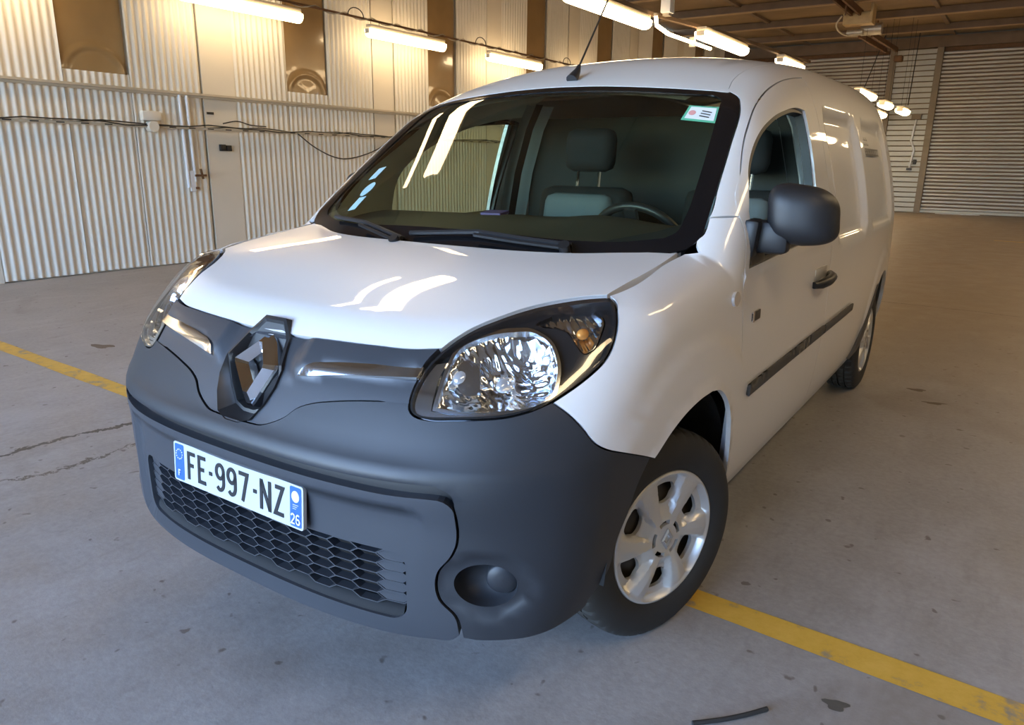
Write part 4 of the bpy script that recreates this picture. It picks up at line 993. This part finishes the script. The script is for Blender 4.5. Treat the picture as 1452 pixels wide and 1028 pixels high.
# lettering on the rear side panel (too small to read: short dark strokes in four rows)
rng = random.Random(3); v = []; f = []
def stroke(y0_, y1_, z0_, z1_):
    k = len(v); v.extend(mSide.lift(np.array([(y0_, z0_), (y1_, z0_), (y1_, z1_), (y0_, z1_)]), -.0105)); f.append((k, k+1, k+2, k+3))
for (zz0, zz1, ya, yb) in ((1.492, 1.512, 2.45, 2.60), (1.468, 1.486, 2.47, 2.62)):
    y = ya
    while y < yb: stroke(y, y+.012, zz0, zz1); stroke(y, y+.028, zz0, zz0+.010); y += .04
for (zz0, zz1) in ((1.447, 1.456), (1.418, 1.427)): stroke(2.47, 2.95, zz0, zz1)
y = 2.47
while y < 2.94: stroke(y, y+.02, 1.427, 1.447); y += .04
link('side_lettering', pyd('side_lettering', v, f), 'ink', van)
# ---- door mirrors
def mirror(mir):
    s = -1 if mir else 1; t = empty('door_mirror', (s*.90, .40, 1.15), parent=van)
    bm = bmesh.new(); bmesh.ops.create_icosphere(bm, subdivisions=5, radius=1)
    for v_ in bm.verts:
        d = v_.co.normalized(); e = 3.4
        k = (abs(d.x)**e+abs(d.y)**2.4+abs(d.z)**e)**(-1/2.9) if True else 1
        p = d*min(k, 1.45); x, y, z = p
        zz2 = z*.089; xx2 = x*.097
        if z > 0: zz2 *= 1-.16*max(0, x)**2          # outer top corner falls away
        else: zz2 *= 1-.22*max(0, x)
        xx2 += -.018*(z < 0)*z*0-.006*z
        v_.co = Vector((.104+xx2, .045+(y*.085 if y < 0 else y*.035)+.02*x, .066+zz2-.012*x))
    for v_ in bm.verts: v_.co.x *= s
    hs = link('housing', finish(bm, 'housing', 60), 'mirror_plastic', t)
    bm = bmesh.new(); bm_box(bm, (.022, .01, .000), (.115, .09, .098), (0, .0, .1), .02)
    for v_ in bm.verts: v_.co.x *= s
    link('arm', finish(bm, 'arm'), 'mirror_plastic', t)
    bm = bmesh.new(); bm_box(bm, (-.024, -.03, -.004), (.045, .11, .115), (0, .1, .12), .012)
    for v_ in bm.verts: v_.co.x *= s
    link('foot', finish(bm, 'foot'), 'black', t)
    g = rrect(-.085, .085, -.062, .062, .04, 8)
    bm = bmesh.new(); bm.faces.new([bm.verts.new((s*(.107+x), .082+.02*x/.104, .064+z-.012*x/.1)) for x, z in g])
    link('mirror_glass', finish(bm, 'mirror_glass'), 'chrome', t)
    # dark sail in the front corner of the window
    q = outline(mSide, [[(.898, .305, 1.072), (.886, .33, 1.13), (.868, .362, 1.205)], [(.868, .362, 1.205), (.885, .45, 1.12), (.893, .47, 1.075)], [(.893, .47, 1.075), (.898, .305, 1.072)]], .015)
    skin('sail_panel', mSide, q, 'satin', dr if mir else dl, h=.03, off=.0, depth=.02, mirror=mir)
    if mir: t.rotation_euler = (0, 0, math.radians(-62)); t.location = (-.885, .43, 1.15)      # folded in
    return t
mirror(False); mirror(True)
# ---- wipers
def on_ws(x, y, o): return tuple(mTopU.lift(np.array([[x, y]]), o)[0])
for pts, arm_ in (([(-.13, -.075), (-.25, -.04), (-.37, .0), (-.58, .06)], (-.13, -.085)), ([(.46, -.005), (.30, -.025), (.15, -.03), (-.11, -.055)], (.46, -.02))):
    wpr = empty('wiper', (0, 0, 0), parent=van)
    tube('blade', [on_ws(x, y, .015) for x, y in pts], .008, 'satin', wpr, 6)
    tube('rubber_lip', [on_ws(x, y+.010, .006) for x, y in pts], .004, 'rubber', wpr, 4)
    q = pts[:3]; tube('arm', [on_ws(x, y-.018, .024) for x, y in q], .007, 'black', wpr, 6)
    tube('pivot', [on_ws(q[0][0], q[0][1]-.022, -.01), on_ws(q[0][0], q[0][1]-.022, .045)], .017, 'black', wpr, 12)
# ---- aerial
ae = empty('aerial', (.01, .775, 1.69), parent=van)
b0 = Vector(mTopU.lift(np.array([[.01, .775]]))[0])-Vector((.01, .775, 1.69))
bm = bmesh.new(); bm_tube(bm, [b0+Vector((0, -.02, -.004)), b0+Vector((0, 0, .014)), b0+Vector((0, .022, .034)), b0+Vector((0, .035, .055))], [.024, .019, .013, .007], 12); link('aerial_foot', finish(bm, 'aerial_foot', 50), 'satin', ae)
bm = bmesh.new(); bm_tube(bm, [b0+Vector((0, .033, .05)), b0+Vector((0, .36, .46))], [.0042, .0030], 8); link('aerial_rod', finish(bm, 'aerial_rod', 50), 'black', ae)
# ---- stickers behind the glass
def decal(name, pts, m, off, parent=van):
    P = [tuple(p) for p in mTopU.lift(np.array(pts, float), off)]; return link(name, pyd(name, P, [tuple(range(len(P)))]), m, parent)
dq = [(.552, .545), (.668, .56), (.652, .636), (.552, .618)]
st = decal('inspection_sticker', dq, 'green', -.001); c0 = np.mean(dq, 0)
decal('sticker_face', [tuple(c0+(np.array(p)-c0)*[.84, .78]) for p in dq], 'sticker', 0, st)
decal('sticker_mark', [(c0[0]-.03+.012*math.cos(t), c0[1]-.006+.012*math.sin(t)) for t in [2*math.pi*i/14 for i in range(14)]], 'red', .001, st)
for k in range(3): decal('sticker_text', rrect(c0[0]-.002, c0[0]+.032, c0[1]-.016+.012*k, c0[1]-.011+.012*k, .001, 1), 'trim', .001, st)
for (x, y, a, b_) in ((-.588, .283, .022, .030), (-.555, .195, .026, .034), (-.545, .125, .022, .030)):
    q = [(x+a*math.cos(t), y+b_*math.sin(t)) for t in [2*math.pi*i/18 for i in range(18)]] if a > .025 else [(x-a, y-b_), (x+a*.8, y-b_), (x+a, y+b_), (x-a*.8, y+b_)]
    decal('screen_sticker', q, 'skyblue', -.0005)
# ---- wheels
def lathe(name, prof, n, m, parent, mod=None, deg=40):
    """prof: (r, x) pairs revolved about the wheel axis (local x)"""
    v = []; L = len(prof)
    for k in range(n):
        a = 2*math.pi*k/n
        for i, (r, x) in enumerate(prof):
            rr = r-(mod(i, k) if mod else 0); v.append((x, rr*math.cos(a), rr*math.sin(a)))
    f = [(k*L+i, k*L+i+1, ((k+1) % n)*L+i+1, ((k+1) % n)*L+i) for k in range(n) for i in range(L-1)]
    me = finish_pyd(name, v, f, deg); return link(name, me, m, parent)
R0 = .3175
tp = [(.205, .088), (.212, .094), (.235, .099), (.262, .0985), (.285, .094), (.300, .086), (.309, .078), (.3125, .072),
      (.3155, .060), (.3165, .048), (.3165, .040), (.3085, .0395), (.3085, .0335), (.317, .033), (.3175, .012), (.3175, .006), (.3095, .0055), (.3095, -.0055), (.3175, -.006),
      (.3175, -.012), (.317, -.033), (.3085, -.0335), (.3085, -.0395), (.3165, -.040), (.3155, -.060), (.3125, -.072), (.300, -.086), (.262, -.0985), (.212, -.094), (.205, -.088)]
def tread(i, k):
    if i in (6, 7, 8, 9, 10, 23, 24, 25): return .006 if k % 5 == 0 else 0
    if i in (13, 14, 15, 18, 19, 20): return .005 if (k+2) % 5 == 0 else 0
    return 0
def wheel_proto():
    wmesh = {}
    w_ = empty('wheel', (0, 0, 0))
    lathe('tyre', tp, 230, 'rubber', w_, tread, 30)
    # steel wheel behind the cover
    lathe('rim', [(.205, .090), (.196, .080), (.188, .05), (.185, -.06), (.20, -.085)], 64, 'steel', w_)
    lathe('steel_disc', [(.188, .045), (.15, .040), (.12, .055), (.07, .048), (.0005, .05)], 48, 'steel', w_)
    # cover: height field over a disc with six windows and five slots round the middle
    def hgt(y, z):
        r = np.hypot(y, z); a = np.arctan2(z, y); tw = a+.9*(r-.13)
        u = np.abs((tw/(2*math.pi)*6) % 1.0-.5)*2          # 0 mid window .. 1 mid spoke
        dome = .096-.30*r**2*.75
        val = 1-sst(.48, .66, u); rim_ = sst(.168, .190, r)
        hx = dome-.020*val*sst(.055, .10, r)+.007*np.maximum(0, u-.5)*2*sst(.07, .14, r)*(1-.4*sst(.17, .19, r))
        hx = hx*(1-sst(.184, .196, r))+(.0935-.010*sst(.201, .208, r))*sst(.184, .196, r)
        return np.where(r < .05, dome, hx)
    circ = lambda r, n: np.array([(r*math.cos(2*math.pi*i/n), r*math.sin(2*math.pi*i/n)) for i in range(n)])
    outer = circ(.208, 150); hol = []
    for k in range(6):
        am = 2*math.pi*(k+.5)/6; q = []
        for r_, ha, in ((.108, .15), (.114, .225), (.132, .26), (.152, .265), (.162, .21), (.1645, .10), (.1645, -.10), (.162, -.21), (.152, -.265), (.132, -.26), (.114, -.225), (.108, -.15)):
            q.append((r_*math.cos(am+ha-.9*(r_-.13)), r_*math.sin(am+ha-.9*(r_-.13))))
        hol.append(catmull(q, .008, True))
    for k in range(5):
        q = [(r_*math.cos(2*math.pi*(k+t)/5), r_*math.sin(2*math.pi*(k+t)/5)) for r_, ts in ((.044, np.linspace(.10, .74, 8)), (.058, np.linspace(.74, .10, 8))) for t in ts]; hol.append(np.array(q))
    hol = [q if area(q) > 0 else q[::-1] for q in hol]
    g = np.concatenate([circ(r_, max(6, int(2*math.pi*r_/.0055))) for r_ in np.arange(.005, .207, .0055)])
    for q in hol: g = g[~pip(g, q)]
    for q in [outer]+hol: g = g[np.min(np.linalg.norm(g[:, None]-q[None], axis=2), 1) > .0028]
    V = np.concatenate([outer]+hol+[g]); E = []; k = 0
    for q in [outer]+hol: E += [(k+i, k+(i+1) % len(q)) for i in range(len(q))]; k += len(q)
    vv, _, ff, _, _, _ = delaunay_2d_cdt([Vector(map(float, p)) for p in V], E, [], 0, 1e-7)
    vv = np.array([tuple(p) for p in vv]); ff = np.array([f_ for f_ in ff if len(f_) == 3]); cen = vv[ff].mean(1); ok = np.ones(len(ff), bool)
    for q in hol: ok &= ~pip(cen, q)
    ff = ff[ok]; P = np.stack([hgt(vv[:, 0], vv[:, 1]), vv[:, 0], vv[:, 1]], 1); verts = list(P); faces = [tuple(t) for t in ff]
    cnt = {(t[i], t[(i+1) % 3]) for t in ff for i in range(3)}; idx = {}
    for a_, c_ in [e for e in cnt if (e[1], e[0]) not in cnt]:
        for x_ in (a_, c_):
            if x_ not in idx: idx[x_] = len(verts); verts.append(P[x_]-[.012, 0, 0])
        faces.append((c_, a_, idx[a_], idx[c_]))
    link('hubcap', finish_pyd('hubcap', verts, faces, 30), 'hub', w_)
    n4 = [(0, .034), (.025, 0), (0, -.034), (-.025, 0)]
    vv = []; ff = []
    for sc, hx in ((1, .0965), (1, .101), (.72, .104), (.45, .100), (.45, .0965)): vv += [(hx, a*sc, b*sc) for a, b in n4]
    ff = [(4*i+k, 4*i+(k+1) % 4, 4*i+4+(k+1) % 4, 4*i+4+k) for i in range(4) for k in range(4)]
    link('centre_emblem', finish_pyd('centre_emblem', vv, ff, 10), 'satinchrome', w_)
    for k in range(5):
        a = 2*math.pi*(k+.9)/5; bm = bmesh.new(); bm_tube(bm, [(.04, .051*math.cos(a), .051*math.sin(a)), (.092, .051*math.cos(a), .051*math.sin(a))], .006, 8); link('wheel_bolt', finish(bm, 'wheel_bolt', 40), 'hub', w_)
    lathe('brake_disc', [(.13, .0), (.13, -.02), (.03, -.02)], 40, 'galv', w_)
    return w_
w0 = wheel_proto()
for i, (x, y, st, roll) in enumerate(((.747, -.022, -.322, -.03), (-.747, -.022, -.322, 1.0), (.757, 3.081, 0, .8), (-.757, 3.081, 0, .2))):
    o = w0 if i == 0 else copy_tree(w0)
    o.parent = van; o.location = (x, y, R0-.004); o.rotation_euler = Euler((roll if x > 0 else -roll, 0, st + (0 if x > 0 else math.pi)), 'XYZ')
# wheel wells and underside
for sgn in (1, -1):
    for yc, zc, rr in ((-.07, .345, .425), (3.081, .345, .42)):
        v = []; f = []; n = 20
        for i in range(n+1):
            t = math.radians(2+172*i/n); 
            for x in (.42, .86 if yc < 1 else .79): v.append((sgn*x, yc+rr*math.cos(t), zc+rr*math.sin(t)))
        f = [(2*i, 2*i+1, 2*i+3, 2*i+2) for i in range(n)]; f.append(tuple(2*i for i in range(n+1)))
        if yc < 1:
            v2 = []
            for p in v:
                q = np.array(p, float)
                v2.append(tuple(q))
            v = v2
        link('wheel_well', pyd('wheel_well', v, f, True), 'liner', van)
box('underbody', (0, 1.6, .36), (1.30, 4.2, .16), 'dark', van, bev=.03)
box('front_crossmember', (0, -.60, .42), (1.0, .25, .22), 'dark', van, bev=.02)
for sgn in (1, -1): tube('drive_shaft', [(0, 0, .31), (sgn*.70, -.01, .31)], .025, 'steel', van)
# ---- cabin
v = []; f = []; nx, ny = 30, 10
for j in range(ny+1):
    for i in range(nx+1):
        x = -.72+1.44*i/nx; t = j/ny
        y0_ = float(yr(x*1.0))+.05; y = y0_+(.56-y0_)*t
        z = 1.115+.055*math.sin(min(1, t*1.2)*math.pi/2)*(1-.4*abs(x)) - (.20*max(0, (t-.82)/.18)**1.5)
        z += .030*math.exp(-((x-.37)/.17)**2)*math.exp(-((t-.62)/.28)**2)
        z = min(z, float(mTopU.lift(np.array([[x, y]]))[0, 2])-.03)
        v.append((x, y, z))
W_ = nx+1
k = len(v)
for i in range(nx+1): v.append((v[ny*W_+i][0], .55, .55))
f = [(j*W_+i, j*W_+i+1, (j+1)*W_+i+1, (j+1)*W_+i) for j in range(ny+1) for i in range(nx)]
dsh = link('dashboard', pyd('dashboard', v, f, True), 'dash', van)
tag(box('violet_card', (-.115, .42, 1.172), (.085, .07, .010), 'violet', None, rot=(.1, 0, .1)), 'small violet card lying on the van dashboard behind the windscreen', 'card')
# steering wheel
sw = empty('steering_wheel', (.37, .68, 1.045), parent=van); sw.rotation_euler = (math.radians(-62), 0, 0)
bm = bmesh.new(); bm_tube(bm, [(.188*math.cos(t), .188*math.sin(t), 0) for t in [2*math.pi*i/40 for i in range(41)]], .016, 8, False); link('wheel_rim', finish(bm, 'wheel_rim', 60), 'satin', sw)
box('hub', (0, 0, -.03), (.16, .13, .06), 'satin', sw, bev=.02)
for a in (0, 180, 270): 
    t = math.radians(a); box('spoke', (.11*math.cos(t), .11*math.sin(t), -.015), (.15, .045, .02), 'satin', sw, rot=(0, 0, t))
# seats
def seat(x, y, lean=.22):
    t = empty('seat', (x, y, 0), parent=van)
    def slab(name, c, s, m, rot, bev):
        bm = bmesh.new(); bm_box(bm, c, s, rot, bev); return link(name, finish(bm, name, 50), m, t)
    slab('cushion', (0, -.20, .66), (.50, .52, .16), 'fabric', (.1, 0, 0), .06)
    slab('backrest', (0, .10, .98), (.46, .13, .56), 'darkfabric', (-lean, 0, 0), .055)
    slab('backrest_panel', (0, .045, 1.02), (.34, .10, .42), 'fabric', (-lean, 0, 0), .045)
    slab('headrest', (0, .175, 1.415), (.245, .10, .19), 'darkfabric', (-.1, 0, 0), .045)
    for sx_ in (-.055, .055): tube('headrest_post', [(sx_, .15, 1.20), (sx_, .17, 1.36)], .007, 'chrome', t, 6)
    return t
seat(-.12, 1.00); seat(.50, 1.22)
box('bulkhead', (0, 1.62, 1.08), (1.46, .03, 1.0), 'bulk', van)
v = []
for j in range(9):
    y = .74+.105*j
    for i in range(13):
        th = -.62+1.24*i/12; P = mSec.lift(np.array([[y, .85*th]]), -.05)[0]; v.append(P)
link('headlining', pyd('headlining', v, [(j*13+i, j*13+i+1, (j+1)*13+i+1, (j+1)*13+i) for j in range(8) for i in range(12)], True), 'headliner', van)
for sgn in (1, -1):
    # trim on the rear door pillar and the seat belt
    pts = [(.84, 1.50, .70), (.845, 1.49, 1.05), (.80, 1.49, 1.30), (.74, 1.50, 1.52), (.68, 1.50, 1.64)]
    v = []
    for (x, y, z) in pts: v += [(sgn*(x-.05), y-.08, z), (sgn*(x-.03), y-.02, z), (sgn*(x-.05), y+.05, z), (sgn*(x-.10), y+.10, z)]
    link('pillar_trim', pyd('pillar_trim', v, [(4*i+k, 4*i+k+1, 4*i+5+k, 4*i+4+k) for i in range(4) for k in range(3)], True), 'trimgrey', van)
    v = []
    for (x, y, z) in pts[1:]: v += [(sgn*(x-.105), y-.08, z), (sgn*(x-.115), y-.03, z)]
    link('seat_belt', pyd('seat_belt', v, [(2*i, 2*i+1, 2*i+3, 2*i+2) for i in range(3)], True), 'satin', van)
    # inner door lining
    q = dens(np.array([(.36, .45), (1.40, .45), (1.40, 1.04), (.36, 1.02)]), .08)
    skin('door_lining', mSide, q, 'dash', dl if sgn > 0 else dr, h=.1, off=-.07, depth=0, mirror=sgn < 0)
    a_in = [tuple(p) for p in mSec.lift(mSec.inv(WS[5:10]), -.045)]; a_out = [tuple(p) for p in mSec.lift(mSec.inv(DOOR[4:9]), -.05)]
    v = [(sgn*x, y, z) for x, y, z in a_in+a_out[::-1]]; n = len(a_in)
    link('pillar_lining', pyd('pillar_lining', v, [(i, i+1, n+i+1, n+i) for i in range(n-1)], True), 'trimgrey', van)
# lining round the front of the passenger window and above it
cv = catmull([(-.80, .60, .98), (-.80, .585, 1.10), (-.80, .590, 1.168), (-.80, .639, 1.29), (-.79, .70, 1.35), (-.775, .80, 1.406), (-.745, 1.07, 1.51), (-.73, 1.3, 1.558), (-.71, 1.57, 1.593)], .04)
ed = catmull([(.78, .16, 1.0), (.765, .19, 1.11), (.74, .30, 1.25), (.715, .42, 1.345), (.69, .55, 1.43), (.66, .68, 1.52), (.62, .78, 1.585), (.60, 1.0, 1.645), (.58, 1.57, 1.70)], .04)
n = 40; ca = np.stack([np.interp(np.linspace(0, 1, n), np.linspace(0, 1, len(cv)), cv[:, k]) for k in range(3)], 1); ce = np.stack([np.interp(np.linspace(0, 1, n), np.linspace(0, 1, len(ed)), ed[:, k]) for k in range(3)], 1)*[-1, 1, 1]
mid = (ca+ce)/2+np.array([-.025, 0, .01])
v = np.concatenate([ce, mid, ca, ca+[-.05, .01, 0]])
link('window_lining', pyd('window_lining', v, [(k*n+i, k*n+i+1, (k+1)*n+i+1, (k+1)*n+i) for k in range(3) for i in range(n-1)], True), 'headliner', van)
box('cabin_floor', (0, .9, .47), (1.5, 1.5, .04), 'dark', van)
